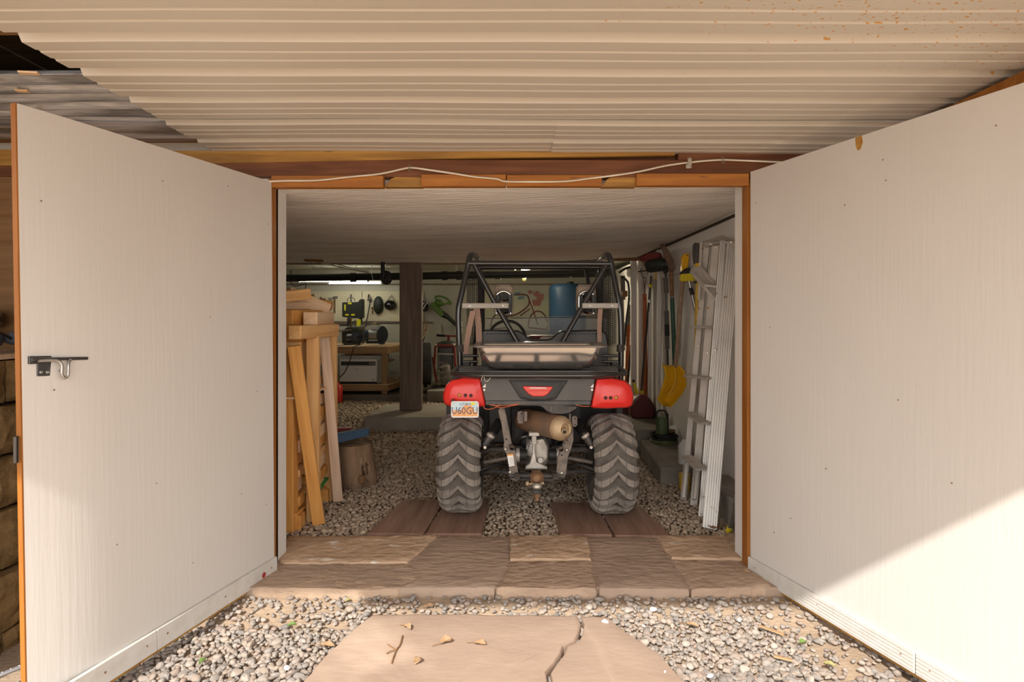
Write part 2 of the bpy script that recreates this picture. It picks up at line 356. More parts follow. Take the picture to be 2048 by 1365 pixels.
ob('gap_shade_strip', mb, MT['hole'], kind='structure', label='dark strip painted for the shaded gap where the right wall meets the ceiling')  # near-black strip stands in for the shade of a gap
mb = MB(); nx, ny = 40, 34
rr = random.Random(3)
def ceil_ring(y, dz): return [Vector((x,y,z+dz)) for x, z in ((-4.1,1.866),(-.3,1.866),(.5,1.885),(2.6,1.99))]+[Vector((2.6,y,2.1)), Vector((-4.1,y,2.1))]
ob('ceiling', MB().loft([ceil_ring(3.03,.026), ceil_ring(4.2,.012), ceil_ring(7.08,0)]), MT['plaster'], kind='structure', label='low off-white textured plaster ceiling of the shed')
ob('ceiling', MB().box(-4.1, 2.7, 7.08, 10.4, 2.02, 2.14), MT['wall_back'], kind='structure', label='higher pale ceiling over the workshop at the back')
ob('trim_3', MB().prism([(-4,7.02,1.852),(-.3,7.02,1.852),(.5,7.02,1.871),(1.48,7.02,1.92),(1.48,7.02,1.935),(.5,7.02,1.888),(-.3,7.02,1.868),(-4,7.02,1.868)], (0,.07,0)), MT['wood_column'], kind='structure', label='thin brown batten along the back edge of the low ceiling')
ob('trim_4', MB().box(-4, 1.5, 10.17, 10.2, 1.765, 1.79), MT['wood_column'], kind='structure', label='thin wooden ledger along the back wall')
# back slabs, column pad, footings
ob('floor_slab', MB().box(-4, -1.22, 8.74, 10.2, -.1, .09), MT['concrete'], bevel=.012, bseg=2, kind='structure', label='low concrete slab under the workbench')
ob('floor_slab', MB().box(-1.22, 1.5, 8.6, 10.2, -.1, .17), MT['concrete'], bevel=.012, bseg=2, kind='structure', label='higher concrete slab along the back wall behind the column')
ob('concrete_pad', MB().prism([(-1.61,6.52,-.05),(-.5,6.52,-.05),(-.45,7.5,-.05),(-1.56,7.5,-.05)], (0,0,.196)), MT['concrete_pale'], bevel=.012, bseg=2, label='pale concrete pad under the dark timber column', cat='pad')
ob('timber_column', MB().prism([(-1.306,6.96,.147),(-1.05,6.96,.147),(-1.05,7.06,.147),(-1.306,7.06,.147)], (0,0,1.722)), MT['wood_column'], bevel=.006, label='dark weathered timber column standing on the concrete pad', cat='column')
def cblock(pts, h, label):
    ob('concrete_block', MB().prism([(x,y,-.05) for x,y in pts], (0,0,h+.05)), MT['concrete'], bevel=.014, bseg=2, label=label, cat='concrete block', group='concrete footing blocks along the right wall')
cblock([(1.10,4.46),(1.48,4.44),(1.475,5.5),(1.17,5.46)], .125, 'grey concrete footing block under the green pump')
cblock([(1.16,5.56),(1.475,5.56),(1.47,6.9),(1.18,6.9)], .19, 'grey concrete footing block under the red fuel cans')
cblock([(1.29,3.16),(1.48,3.16),(1.48,4.1),(1.30,4.1)], .17, 'grey concrete footing block behind the ladder feet by the doorway')
# --- door posts, lintel
ob('trim_5', MB().box(-1.200, -1.178, 2.955, 3.02, 0, 1.93), MT['wood_stain_z'], kind='structure', label='orange stained post on the left of the doorway')
ob('trim_6', MB().box(1.158, 1.174, 2.955, 3.02, 0, 1.93), MT['wood_stain_z'], kind='structure', label='orange stained post on the right of the doorway')
lint = thing('trim_7', (0, 3.0, 1.9), 'layered timber lintel over the doorway', kind='structure')
board('beam', (-2.9,3.0,1.985), (2.3,3.0,1.980), .09, .085, MT['wood_dark'], lint, label='dark brown beam')
ob('upper_board', MB().prism([(-2.9,2.945,2.075),(-1.45,2.945,2.065),(.80,2.945,2.060),(.80,2.945,2.045),(-.3,2.945,2.028),(-1.45,2.945,2.004),(-2.9,2.945,1.99)], (0,.03,0)), MT['wood_gold'], lint, label='golden tapering board')
for x0, x1, z0, z1 in ((-1.178,-.63,1.884,1.942),(-.445,-.03,1.889,1.948),(-.026,.44,1.890,1.945),(.61,1.16,1.893,1.952)):
    board('stop_strip', (x0,2.958,(z0+z1)/2), (x1,2.958,(z0+z1)/2), .05, z1-z0, MT['wood_stain'], lint)
for x0, x1 in ((-.63,-.445),(.44,.61)):
    ob('torn_wood', MB().prism([(x0,2.962,1.892),(x1,2.962,1.892),(x1,2.962,1.94),((x0+x1)/2,2.962,1.958),(x0+.03,2.962,1.93)], (0,.05,0)), MT['wood_gold'], lint)
board('beam', (.82,2.985,2.045), (2.3,2.985,2.045), .06, .05, MT['wood_dark'], lint, label='dark upper plate')
# cable stapled along the lintel
cpx = [(520,364),(575,362),(635,361),(700,354),(760,348),(810,337),(828,336),(850,339),(905,347),(950,354),(992,358),(1010,363),(1060,364),(1130,363),(1180,357),(1230,351),(1280,343),(1330,332),(1380,325),(1440,320),(1500,322),(1590,326)]
cab = thing('lintel_cable', (0, 2.92, 1.94), 'thin off-white cable stapled in swags along the lintel', 'cable')
ob('cord', MB().tube(smooth_path([P(x,y,2.915) for x, y in cpx], 4), .0045, 6), MT['cable_white'], cab, smooth=60)
for px, py in ((820,336),(1446,320)):
    ob('staple', MB().tube([P(px-2,py-7,2.918), P(px-2,py+6,2.905), P(px+2,py+7,2.905), P(px+3,py-6,2.918)], .002, 5), MT['steel'], cab)
ob('clamp', MB().obox(P(1379,326,2.905), (.010,0,0), (0,.006,0), (0,0,.026)).obox(P(1376,333,2.90), (.011,0,0), (0,.004,0), (0,0,.010)), MT['chrome'], cab, bevel=.002)
# --- doors
def lerp3(a, b, t): return Vector(a).lerp(Vector(b), t)
def make_door(name, TH, TF, BH, BF, side, label):
    TH, TF, BH, BF = map(Vector, (TH, TF, BH, BF))
    u = (TF-TH).normalized(); n = Vector((0,0,1)).cross(u)*-side; n.z = 0; n.normalize()     # n points to the outer face
    d = thing(name, BH, label, kind='structure')
    th = .020
    if side == 1:      # free edge bows outwards, deepened so that it catches the sun
        rings = []
        for i in range(17):
            t = i/16; a = lerp3(BH, BF, t); b = lerp3(TH, TF, t); w = max(0, t-.77)/.23
            m_ = [a.lerp(b, k/6) for k in range(7)]
            inn = [p+n*(.046*w*w*(1-.8*k/6)) for k, p in enumerate(m_)]
            rings.append(inn+[p+n*th for p in inn[::-1]])
        ob('door_panel', MB().loft(rings), MT['paint_door'], d, smooth=30)
    else: ob('door_panel', MB().prism([TH, TF, BF, BH], n*th), MT['paint_door'], d)
    for (a, b) in ((TF, BF),):
        e = u*.005
        k0 = n*(.0092 if side == 1 else 0); k1 = n*(.046 if side == 1 else 0)
        ob('edge_strip', MB().prism([a-e*.05+k0, a+e+k0, b+e+k1, b-e*.05+k1], n*th), MT['wood_stain_z'], d, label='orange stained edge strip')
    return d, u, n
# left door
TH = P(543,364,2.93); TF = P(38,206,1.84); BH = P(549,1132,2.93); BF = P(52,1440,1.84)
zb = .012
BH = Vector((BH.x, BH.y, zb)); BF = Vector((-1.452,1.84, zb))
d1, u, n = make_door('door_1', TH, TF, BH, BF, 1, 'large white painted plywood door swung open on the left')
def on_door(BH, BF, TH, TF, t, z):
    a = lerp3(BH, BF, t); b = lerp3(TH, TF, t); k = (z-a.z)/(b.z-a.z); return a.lerp(b, k)
def kick(d, pts, n, m, seg, groove, z0=.0, z1=.078):
    for t0, t1 in seg:
        a, b = on_door(*pts, t0, z0), on_door(*pts, t1, z0); c, e = on_door(*pts, t1, z1), on_door(*pts, t0, z1)
        k = ob('kick_board', MB().prism([a, b, c, e], -n*.014), MT[m], d, bevel=.002)
        if groove:
            for i in range(5):
                zz = z0+(z1-z0)*(.14+.17*i)
                a, b = on_door(*pts, t0+.002, zz), on_door(*pts, t1-.002, zz); off = -n*.014
                ob('groove', MB().prism([a+off, b+off, b+off+Vector((0,0,.004)), a+off+Vector((0,0,.004))], -n*.002), MT['paint_trim'], k)
        for tt in (t0+.04, (t0+t1)/2, t1-.04):
            p = on_door(*pts, tt, z0+.042)-n*.014
            ob('screw', MB().lathe([(.004,0),(.004,.001)], p, -n, 8), MT['rust'], k)
    a, b = on_door(*pts, .0, z0-.016), on_door(*pts, 1, z0-.016); c, e = on_door(*pts, 1, z0+.004), on_door(*pts, 0, z0+.004)
    ob('bottom_batten', MB().prism([a, b, c, e], n*.03), MT['wood_gold'], d)
D1 = (BH, BF, TH, TF)
kick(d1, D1, n, 'paint_trim', ((-.004,.62),(.622,1.0)), False)
p = on_door(*D1, .085, .030)-n*.0145
ob('paint_spot', MB().lathe([(.014,0),(.013,.0006)], p, -n, 9), MT['red_spot'], d1, label='dark red paint spot')
def nails(d, pts, n, spots):
    for t, z in spots:
        ob('nail_head', MB().lathe([(.0032,0),(.0025,.0008)], on_door(*pts, t, z), -n, 7), MT['rust'], d)
rr = random.Random(5)
nails(d1, D1, n, [(.95,1.62),(.93,1.02),(.55,1.78),(.25,1.83),(.02,1.70),(.35,1.25),(.1,.9),(.6,.62),(.2,.45),(.75,.45),(.05,.35),(.45,.25)])
# slide bolt on the left door
def on_plane(px, py, off=0.0):
    o_ = Vector((0,0,CZ)); d_ = P(px, py, 1.0)-o_; n_ = (TF-TH).cross(BH-TH).normalized(); k = (TH-o_).dot(n_)/d_.dot(n_); return o_+d_*k-n*off
BO = .006
lt = ob('slide_bolt', MB().prism([on_plane(x,y,-BO) for x, y in ((57,713),(135,711),(136,726),(113,728),(113,752),(73,753),(73,728),(57,729))], -n*(BO+.005)), MT['black_metal'], d1, bevel=.001, label='black slide bolt plate')
ob('bolt_rod', MB().tube([on_plane(57,719,.014), on_plane(168,717,.014)], .0055, 10), MT['black_metal'], lt, smooth=50)
ob('bolt_handle', MB().tube(smooth_path([on_plane(x,y,o) for x, y, o in ((68,722,.018),(88,721,.022),(104,722,.026),(110,731,.03),(110,748,.03),(116,756,.03),(122,750,.03),(123,735,.03),(126,724,.026),(133,720,.018))], 4), .0048, 8), MT['steel'], lt, smooth=60)
for x, y in ((80,745),(93,745),(116,742)):
    ob('bolt_screw', MB().lathe([(.006,0),(.004,.004)], on_plane(x,y,.004), -n, 10), MT['steel'], lt)
pp = lerp3(BF, TF, .44)+u*.016+n*.036
ob('strike_plate', MB().obox(pp, (.005,0,0), (0,.006,0), (0,0,.042)), MT['black_metal'], d1, bevel=.002)
# right door
TH = P(1501,344,2.93); BH = Vector((1.168,2.93,zb)); 
TF = TH+(P(2048,165,1.795)-TH)*1.10; BF = Vector((TF.x-.015, TF.y, zb))
d2, u, n2 = make_door('door_2', TH, TF, BH, BF, -1, 'large white painted plywood door swung open on the right')
D2 = (BH, BF, TH, TF)
kick(d2, D2, n2, 'paint_trim', ((-.006,.66),(.663,1.0)), True)
nails(d2, D2, n2, [(.03,1.80),(.1,1.2),(.42,1.70),(.55,1.84),(.56,1.76),(.85,1.85),(.6,.95),(.35,.62),(.12,.25),(.2,.35),(.75,.7)])
cp = [on_door(*D2, t, z)-n2*.0006 for t, z in ((.458,1.955),(.480,1.958),(.484,1.93),(.476,1.905),(.466,1.903),(.459,1.925))]
ob('chipped_edge', MB().prism(cp, n2*.01), MT['wood_gold'], d2, label='brown chipped patch of bare wood')
# --- corrugated porch roof
roof = thing('roof', (0, 1.7, 2.06), 'cream ribbed sheet metal porch roof seen from below', kind='structure')
def rib(y):
    q = ((2.759-y) % .254)
    z = 0
    d = min(q, .254-q)
    if d < .031: z = .022*min(1, (.031-d)/.014)
    for c in (.098, .160):
        dd = abs(q-c)
        if dd < .010: z = max(z, .0035*min(1, (.010-dd)/.005))
    return z
def sheet(x0, x1, y0, y1, z, m, fn=rib, step=.0035, wob=0.004, seed=0, name='roof_panel', parent=roof, th=.0015, **k):
    rr = random.Random(seed); ph = rr.uniform(0, 6)
    ys = list(np.arange(y0, y1, step))+[y1]; nx = 14; vs = []; prev = None
    keep = [ys[0]]
    for i in range(1, len(ys)-1):          # keep only profile corners
        a, b, c = fn(ys[i-1]), fn(ys[i]), fn(ys[i+1])
        if abs((b-a)-(c-b)) > 1e-5: keep.append(ys[i])
    keep.append(ys[-1])
    for i in range(nx+1):
        x = x0+(x1-x0)*i/nx
        for y in keep: vs.append((x, y, z+fn(y)+wob*math.sin(x*1.7+ph+y*.8)*.5+wob*.35*math.sin(x*5+ph*2+y*6)))
    n = len(keep)
    fs = [(i*n+j, i*n+j+1, (i+1)*n+j+1, (i+1)*n+j) for i in range(nx) for j in range(n-1)]
    o = ob(name, MB().add(vs, fs), m, parent, **k)
    sm = o.modifiers.new('thick', 'SOLIDIFY'); sm.thickness = th; sm.offset = 1
    return o
rust = MT['roof_cream'].copy(); rust.name = 'roof_cream_spotted'; MT['roof_rust'] = rust
N = rust.node_tree.nodes; L = rust.node_tree.links; b = N['Principled BSDF']; old = b.inputs['Base Color'].links[0].from_socket
ge = N.new('ShaderNodeNewGeometry'); mp = N.new('ShaderNodeMapping'); mp.inputs['Scale'].default_value = (60,85,60); L.new(ge.outputs['Position'], mp.inputs['Vector'])
no = N.new('ShaderNodeTexNoise'); no.inputs['Scale'].default_value = 1; no.inputs['Detail'].default_value = 1.5; L.new(mp.outputs[0], no.inputs['Vector'])
sx = N.new('ShaderNodeSeparateXYZ'); L.new(ge.outputs['Position'], sx.inputs[0])
m1 = N.new('ShaderNodeMath'); m1.operation = 'MULTIPLY'; m1.inputs[1].default_value = .12; L.new(sx.outputs['X'], m1.inputs[0])
m3 = N.new('ShaderNodeMath'); m3.operation = 'MULTIPLY_ADD'; m3.inputs[1].default_value = -.30; m3.inputs[2].default_value = .465; L.new(sx.outputs['Y'], m3.inputs[0])
m2 = N.new('ShaderNodeMath'); m2.operation = 'ADD'; L.new(m1.outputs[0], m2.inputs[0]); L.new(m3.outputs[0], m2.inputs[1])
m4 = N.new('ShaderNodeMath'); m4.operation = 'ADD'; m5 = N.new('ShaderNodeMath'); m5.operation = 'MINIMUM'; m5.inputs[1].default_value = .085; L.new(m2.outputs[0], m5.inputs[0]); L.new(m5.outputs[0], m4.inputs[0]); L.new(no.outputs['Fac'], m4.inputs[1])
rp = N.new('ShaderNodeValToRGB'); rp.color_ramp.elements[0].position = .732; rp.color_ramp.elements[1].position = .762; L.new(m4.outputs[0], rp.inputs['Fac'])
mx = N.new('ShaderNodeMix'); mx.data_type = 'RGBA'; L.new(rp.outputs[0], mx.inputs['Factor']); L.new(old, mx.inputs['A']); mx.inputs['B'].default_value = (.50,.26,.07,1); L.new(mx.outputs['Result'], b.inputs['Base Color'])
sheet(-1.46, .20, 2.47, 2.985, 2.063, MT['roof_cream_b'], seed=1, label='narrow sheet against the lintel, left half')
sheet(.19, 2.05, 2.47, 2.985, 2.058, MT['roof_cream'], seed=2, label='narrow sheet against the lintel, right half')
sheet(-1.45, 2.05, 1.53, 2.51, 2.066, MT['roof_rust'], seed=3, label='middle sheet with rust spots towards the right')
sheet(-1.47, 2.05, .28, 1.56, 2.070, MT['roof_rust'], seed=4, label='sheet nearest the eave, rust spotted')
deck = thing('roof_upper', (0, 1.9, 2.3), 'rafters above the porch sheets, under dark boards added to block the sky', kind='structure')
for i in range(13):
    x = -3.4+.45*i
    ob('sky_block_board', MB().box(x, x+.44, .06, 3.4, 2.34, 2.37), MT['wood_sky_block'], deck)  # dark boards added overhead to keep out sky and stray sun
ob('rafter', MB().box(1.66, 1.74, .5, 3.0, 1.972, 2.052), MT['wood_stain'], deck, label='orange stained rafter')
ob('rafter', MB().box(-3.4, -1.2, 1.86, 1.93, 2.16, 2.30), MT['wood_brown'], deck)
ob('rafter', MB().box(-3.4, -1.2, 2.86, 2.93, 2.10, 2.30), MT['wood_brown'], deck)
sheet(-3.3, -1.30, 2.06, 2.66, 2.095, MT['galvanised'], fn=lambda y: .015*math.sin(y*2*math.pi/.09), step=.0095, name='roof_sheet', parent=deck, wob=.01, seed=5, label='old rusty galvanised corrugated sheet')
sheet(-3.3, -1.36, 2.56, 2.84, 2.085, MT['galvanised'], fn=lambda y: .004*math.sin(y*2*math.pi/.14), step=.0175, name='roof_sheet', parent=deck, wob=.01, seed=6, label='dull flat galvanised sheet')
for px, py, w in ((58,146,.030),(285,268,.05),(45,182,.02)):
    p = P(px,py,(.825)*F/(HOR-py)); ob('splinter', MB().obox(p, (w,.004,0), (-.002,.010,0), (0,0,.003)), MT['fir_pale'], deck)
# --- stone retaining wall seen past the left door
rk = thing('wall_side', (-2.2, 2.4, -.1), 'rough brown stone retaining wall left of the open door', kind='structure')
def rock(parent, x0, x1, y0, y1, z0, z1, seed):
    rr = random.Random(seed); ny, nz = 8, 5; vs = []; fs = []
    for i in range(ny+1):
        for j in range(nz+1):
            e = (i in (0, ny)) or (j in (0, nz))
            vs.append((x1-(.022 if e else rr.uniform(0,.016)), y0+(y1-y0)*i/ny+rr.uniform(-.006,.006), z0+(z1-z0)*j/nz+rr.uniform(-.005,.005)))
    for i in range(ny):
        for j in range(nz): fs.append((i*(nz+1)+j, (i+1)*(nz+1)+j, (i+1)*(nz+1)+j+1, i*(nz+1)+j+1))
    mb = MB().add(vs, fs); mb.box(x0, x1-.024, y0+.002, y1-.002, z0+.002, z1-.002)
    ob('wall_stone', mb, MT['rock_wall'], parent)
zc = [-.1, .01, .228, .465, .67, .88, 1.07]; k = 0
for c in range(6):
    y = 1.62+(.17 if c % 2 else 0)
    while y < 3.0:
        w = .36+.08*((k*37 % 7)/7); rock(rk, -2.5, -2.0-(.035*(c-1) if c > 1 else -.02), y, min(y+w-.012, 3.0), zc[c]+.006, zc[c+1]-.006, 100+k); y += w; k += 1
ob('wall_outer', MB().box(-3.3, -3.2, 1.4, 3.0, 0, 2.36), MT['wood_brown'], kind='structure', label='brown plywood wall behind the stone retaining wall')
sh = thing('ledge_shelf', (-2.3, 2.4, 1.07), 'weathered plank shelf on top of the stone retaining wall', 'shelf')
ob('shelf_board', MB().box(-2.9, -2.13, 1.7, 2.95, 1.072, 1.095), MT['wood_weathered'], sh, bevel=.003)
mb = MB(); rr = random.Random(9)
for i in range(5): mb.ell((-2.22+rr.uniform(-.05,.03), 2.3+.13*i, 1.155), (.07,.08,.032+.01*(i % 3)), 10, 6)
ob('bundled_tarp', mb, MT['tarp'], smooth=50, label='crumpled dark blue tarp on the shelf beyond the left door', cat='tarp')
mb = MB().tube(smooth_path([(-2.2,2.25,1.16),(-2.16,2.4,1.21),(-2.17,2.55,1.18),(-2.2,2.68,1.13)], 4), .006, 6)
ob('strap_loop', mb, MT['rubber_black'], smooth=60, label='black strap looped over the blue tarp', cat='strap')
ob('log', MB().tube([(-2.6,2.3,1.2),(-2.5,2.9,1.24)], [.06,.05], 9), MT['bark'], smooth=60, label='dark log lying behind the tarp on the shelf', cat='log')
mb = MB().tube([(-1.85,1.93,.02),(-1.55,2.28,.045)], .008, 8)
for i in range(20):
    p = Vector((-1.85,1.93,.02)).lerp(Vector((-1.55,2.28,.045)), i/20); mb.ell(p, (.0095,.0035,.0095), 8, 3)
ob('rebar', mb, MT['rebar'], label='bent piece of ribbed steel rebar by the foot of the left door', cat='rebar')
ob('wall_side', MB().box(2.3, 2.4, 1.2, 3.0, -.1, 2.36), MT['wood_brown'], kind='structure', label='brown wall behind the right door')
# ---------------------------------------------------------------- gravel
def icos(sub):
    t = (1+5**.5)/2
    v = [Vector(p).normalized() for p in ((-1,t,0),(1,t,0),(-1,-t,0),(1,-t,0),(0,-1,t),(0,1,t),(0,-1,-t),(0,1,-t),(t,0,-1),(t,0,1),(-t,0,-1),(-t,0,1))]
    f = [(0,11,5),(0,5,1),(0,1,7),(0,7,10),(0,10,11),(1,5,9),(5,11,4),(11,10,2),(10,7,6),(7,1,8),(3,9,4),(3,4,2),(3,2,6),(3,6,8),(3,8,9),(4,9,5),(2,4,11),(6,2,10),(8,6,7),(9,8,1)]
    for _ in range(sub):
        nf = []; cache = {}
        def mid(a, b):
            k = (min(a,b), max(a,b))
            if k not in cache: v.append(((v[a]+v[b])/2).normalized()); cache[k] = len(v)-1
            return cache[k]
        for a, b, c in f:
            x, y, z = mid(a,b), mid(b,c), mid(c,a); nf += [(a,x,z),(b,y,x),(c,z,y),(x,y,z)]
        f = nf
    return np.array([tuple(p) for p in v]), np.array(f)
def stone_shapes(n, sub, rough):
    base, f = icos(sub); out = []
    for i in range(n):
        d = base.copy()
        for _ in range(5):                    # cut facets
            a = RNG.normal(size=3); a /= np.linalg.norm(a); h = RNG.uniform(.42,.8)
            s = d @ a; d -= np.outer(np.maximum(0, s-h)*.85, a)
        d *= (1+RNG.normal(size=(len(d),1))*rough); d *= RNG.uniform(.8,1.25,3)*np.array([1,.85,.62]); out.append(d)
    return out, f
def in_poly(x, y, poly):
    c = False; n = len(poly)
    for i in range(n):
        x1, y1 = poly[i]; x2, y2 = poly[(i+1) % n]
        if (y1 > y) != (y2 > y) and x < (x2-x1)*(y-y1)/(y2-y1)+x1: c = not c
    return c
def scatter(reg, step, avoid, dens=None):
    pts = []; x0, x1, y0, y1 = reg
    for x in np.arange(x0, x1, step):
        for y in np.arange(y0, y1, step):
            a = x+RNG.uniform(-.5,.5)*step; b = y+RNG.uniform(-.5,.5)*step
            if dens and RNG.random() > dens(a, b): continue
            if any(in_poly(a, b, p) for p in avoid): continue
            pts.append((a, b))
    return np.array(pts)
def rotm(n):
    a = RNG.uniform(0, 2*np.pi, n); t = RNG.normal(0, .35, n); ca, sa, ct, st_ = np.cos(a), np.sin(a), np.cos(t), np.sin(t)
    M = np.zeros((n,3,3)); M[:,0,0] = ca; M[:,0,1] = -sa*ct; M[:,0,2] = sa*st_; M[:,1,0] = sa; M[:,1,1] = ca*ct; M[:,1,2] = -ca*st_; M[:,2,1] = st_; M[:,2,2] = ct
    return M
def gravel(name, pts, zf, size, shapes, f, m, parent, smooth):
    n = len(pts); V_, F_, off = [], [], 0; k = RNG.integers(0, len(shapes), n); Rm = rotm(n); sz = np.clip(RNG.lognormal(np.log(size), .28, n), size*.5, size*1.9)
    zz = np.array([zf(x, y) for x, y in pts])
    for s in range(len(shapes)):
        idx = np.where(k == s)[0]
        if not len(idx): continue
        v = np.einsum('nij,kj->nki', Rm[idx], shapes[s])*sz[idx][:,None,None]
        v[:,:,0] += pts[idx,0][:,None]; v[:,:,1] += pts[idx,1][:,None]; v[:,:,2] += (zz[idx]+sz[idx]*.25)[:,None]
        nv = len(shapes[s]); V_.append(v.reshape(-1,3))
        F_.append((f[None]+ (off+np.arange(len(idx))*nv)[:,None,None]).reshape(-1,3)); off += nv*len(idx)
    V_ = np.concatenate(V_).astype(np.float32); F_ = np.concatenate(F_).astype(np.int32)
    me = bpy.data.meshes.new(name); me.vertices.add(len(V_)); me.vertices.foreach_set('co', V_.ravel()); me.loops.add(F_.size); me.loops.foreach_set('vertex_index', F_.ravel())
    me.polygons.add(len(F_)); me.polygons.foreach_set('loop_start', np.arange(0, F_.size, 3, dtype=np.int32)); me.polygons.foreach_set('loop_total', np.full(len(F_), 3, dtype=np.int32))
    me.update(calc_edges=True); me.validate(); me.materials.append(m)
    if smooth: me.polygons.foreach_set('use_smooth', [True]*len(me.polygons))
    return ob(name, None, m, parent, Matrix(), mesh=me, kind='stuff')
FL = [L1, L2]
shA, fA = stone_shapes(16, 1, .045)
sillp = [(-1.22,2.715),(1.22,2.715),(1.22,2.9),(-1.22,2.9)]
def zo(x, y): return GZ + (max(0, y-2.5)*.15) + RNG.uniform(-.006,.006)
def densA(x, y):       # bare dirt along the sill and beside the right door
    d = 1.0
    if y > 2.58: d = .55
    if y > 2.50 and x < -.7: d = .45
    if x > 1.02+.25*(2.75-y) and y > 2.15: d = .35
    return d
pA = scatter((-1.75, 1.75, 1.95, 2.74), .0185, FL+[sillp], densA)
order = np.argsort(pA[:,1]); pA = pA[order]
# the 300 that show largest are pebbles of their own
vis = [i for i, (x, y) in enumerate(pA) if abs(x)*F/y < 1010 and HOR+1.31*F/y < 1362 and x > -1.62+ (y-1.84)*.33 and x < 1.6-(y-1.8)*.33]
big = set(vis[:300])
pm = []
for s in range(10):
    me = bpy.data.meshes.new('pebble'); me.from_pydata([tuple(p) for p in shA[s]], [], [tuple(int(i) for i in q) for q in fA]); me.materials.append(MT['pebble']); pm.append(me)
for i in big:
    x, y = pA[i]; s = min(.024, max(.009, RNG.lognormal(math.log(.0145), .28)))
    M = Matrix.Translation((x, y, zo(x,y)+s*.3)) @ Matrix.Rotation(RNG.uniform(0,6.28), 4, 'Z') @ Matrix.Rotation(RNG.normal(0,.3), 4, 'X') @ Matrix.Scale(s, 4)
    ob('pebble', None, None, ground, M, mesh=pm[int(RNG.integers(0,10))])
rest = np.array([pA[i] for i in range(len(pA)) if i not in big])
gravel('pebble_bed', rest, zo, .0125, shA, fA, MT['pebble'], ground, False)
shB, fB = stone_shapes(14, 0, .06)
floor = bpy.data.objects['floor']
def zi(x, y): return -.010+RNG.uniform(-.005,.005)
padp = [(-1.62,6.5),(-.44,6.5),(-.44,7.5),(-1.62,7.5)]; blk = [[(1.10,4.46),(1.48,4.44),(1.48,6.9),(1.17,6.9)]]
pB = scatter((-1.9, 1.42, 3.35, 5.4), .0225, blk)
gravel('gravel', pB, zi, .0145, shB, fB, MT['gravel_in'], floor, False)
pC = scatter((-2.7, 1.4, 5.4, 8.74), .034, blk+[padp])
gravel('gravel', pC, zi, .021, shB, fB, MT['gravel_in'], floor, False)
# ================================================================ UTILITY VEHICLE (rear towards the viewer)
UX = .152; AX = 3.80; R0 = .285; AZ = .329
utv = thing('utility_vehicle', (UX, 4.6, .02), 'red and black side-by-side utility vehicle parked rear end towards the doorway', 'vehicle')
def wheel(name, xc, ya, za, k=1.0, lugs=21, w=.125, tread_detail=8):
    prof = [(.13,-.75),(.19,-.98),(.245,-1.0),(.268,-.88),(.280,-.5),(.284,0)]
    prof = [(r*k, x*w) for r, x in prof]; prof = prof+[(r, -x) for r, x in prof[-2::-1]]
    t = ob(name, MB().lathe(prof, (xc, ya, za), (1,0,0), 48), MT['rubber'], utv, smooth=50, label='wide knobbly off-road tyre')
    n = tread_detail
    def rc(u): return k*(.284-.006*u*u-.028*max(0, u-.55)**2/.2)
    c1 = max(2, int(n*.42)); c2 = max(c1+1, int(n*.78)); parts = []
    for s in (-1, 1):
        rings = []
        for j in range(n+1):
            q = j/n; u = q*1.04; ph = -.255*(1-(1-q)**2.0)
            hw = .078*(.5+.5*min(1, q*2.2)) if q < .85 else .068
            x = s*u*w; r1 = rc(u)-.012*k; r2 = rc(u)+.023*k*(1 if q < .95 else .8)
            rings.append([Vector((x, -r*math.cos(ph+dp), r*math.sin(ph+dp))) for r, dp in ((r1, hw), (r2, hw*.84), (r2, -hw*.84), (r1, -hw))])
        for a, b in ((0, c1), (c1, c2), (c2, n)):
            seg = [list(r) for r in rings[a:b+1]]
            if b < n: seg[-1] = [p.lerp(q2, .12) for p, q2 in zip(seg[-1], seg[-2])]
            parts.append(MB().loft(seg))
    T0 = Matrix.Translation((xc, ya, za))
    if tread_detail > 6:
        for g in parts:
            first = None
            for i in range(lugs):
                M = T0 @ Matrix.Rotation(-2*math.pi*(i+.15)/lugs, 4, 'X')
                if first is None: first = ob('tread_lug', g, MT['rubber_lug'], t, M)
                else: ob('tread_lug', None, None, t, M, mesh=first.data)
    else:
        mb = MB()
        for g in parts:
            for i in range(lugs):
                M = T0 @ Matrix.Rotation(-2*math.pi*i/lugs, 4, 'X'); mb.add([M @ v for v in g.v], g.f)
        ob('tread', mb, MT['rubber_lug'], t, kind='stuff')
    ob('rim', MB().lathe([(.02,-.05),(.10,-.05),(.135,-.085),(.14,-.09),(.14,.09),(.135,.085),(.10,.03),(.02,.03)], (xc, ya, za), (1,0,0), 24), MT['black_metal'], t, smooth=40)
    return t
wheel('rear_tire', -.3165, AX, AZ); wheel('rear_tire', .617, AX-.02, AZ)
wheel('front_tire', -.30, AX+1.85, .305, .98, tread_detail=5); wheel('front_tire', .60, AX+1.85, .305, .98, tread_detail=5)
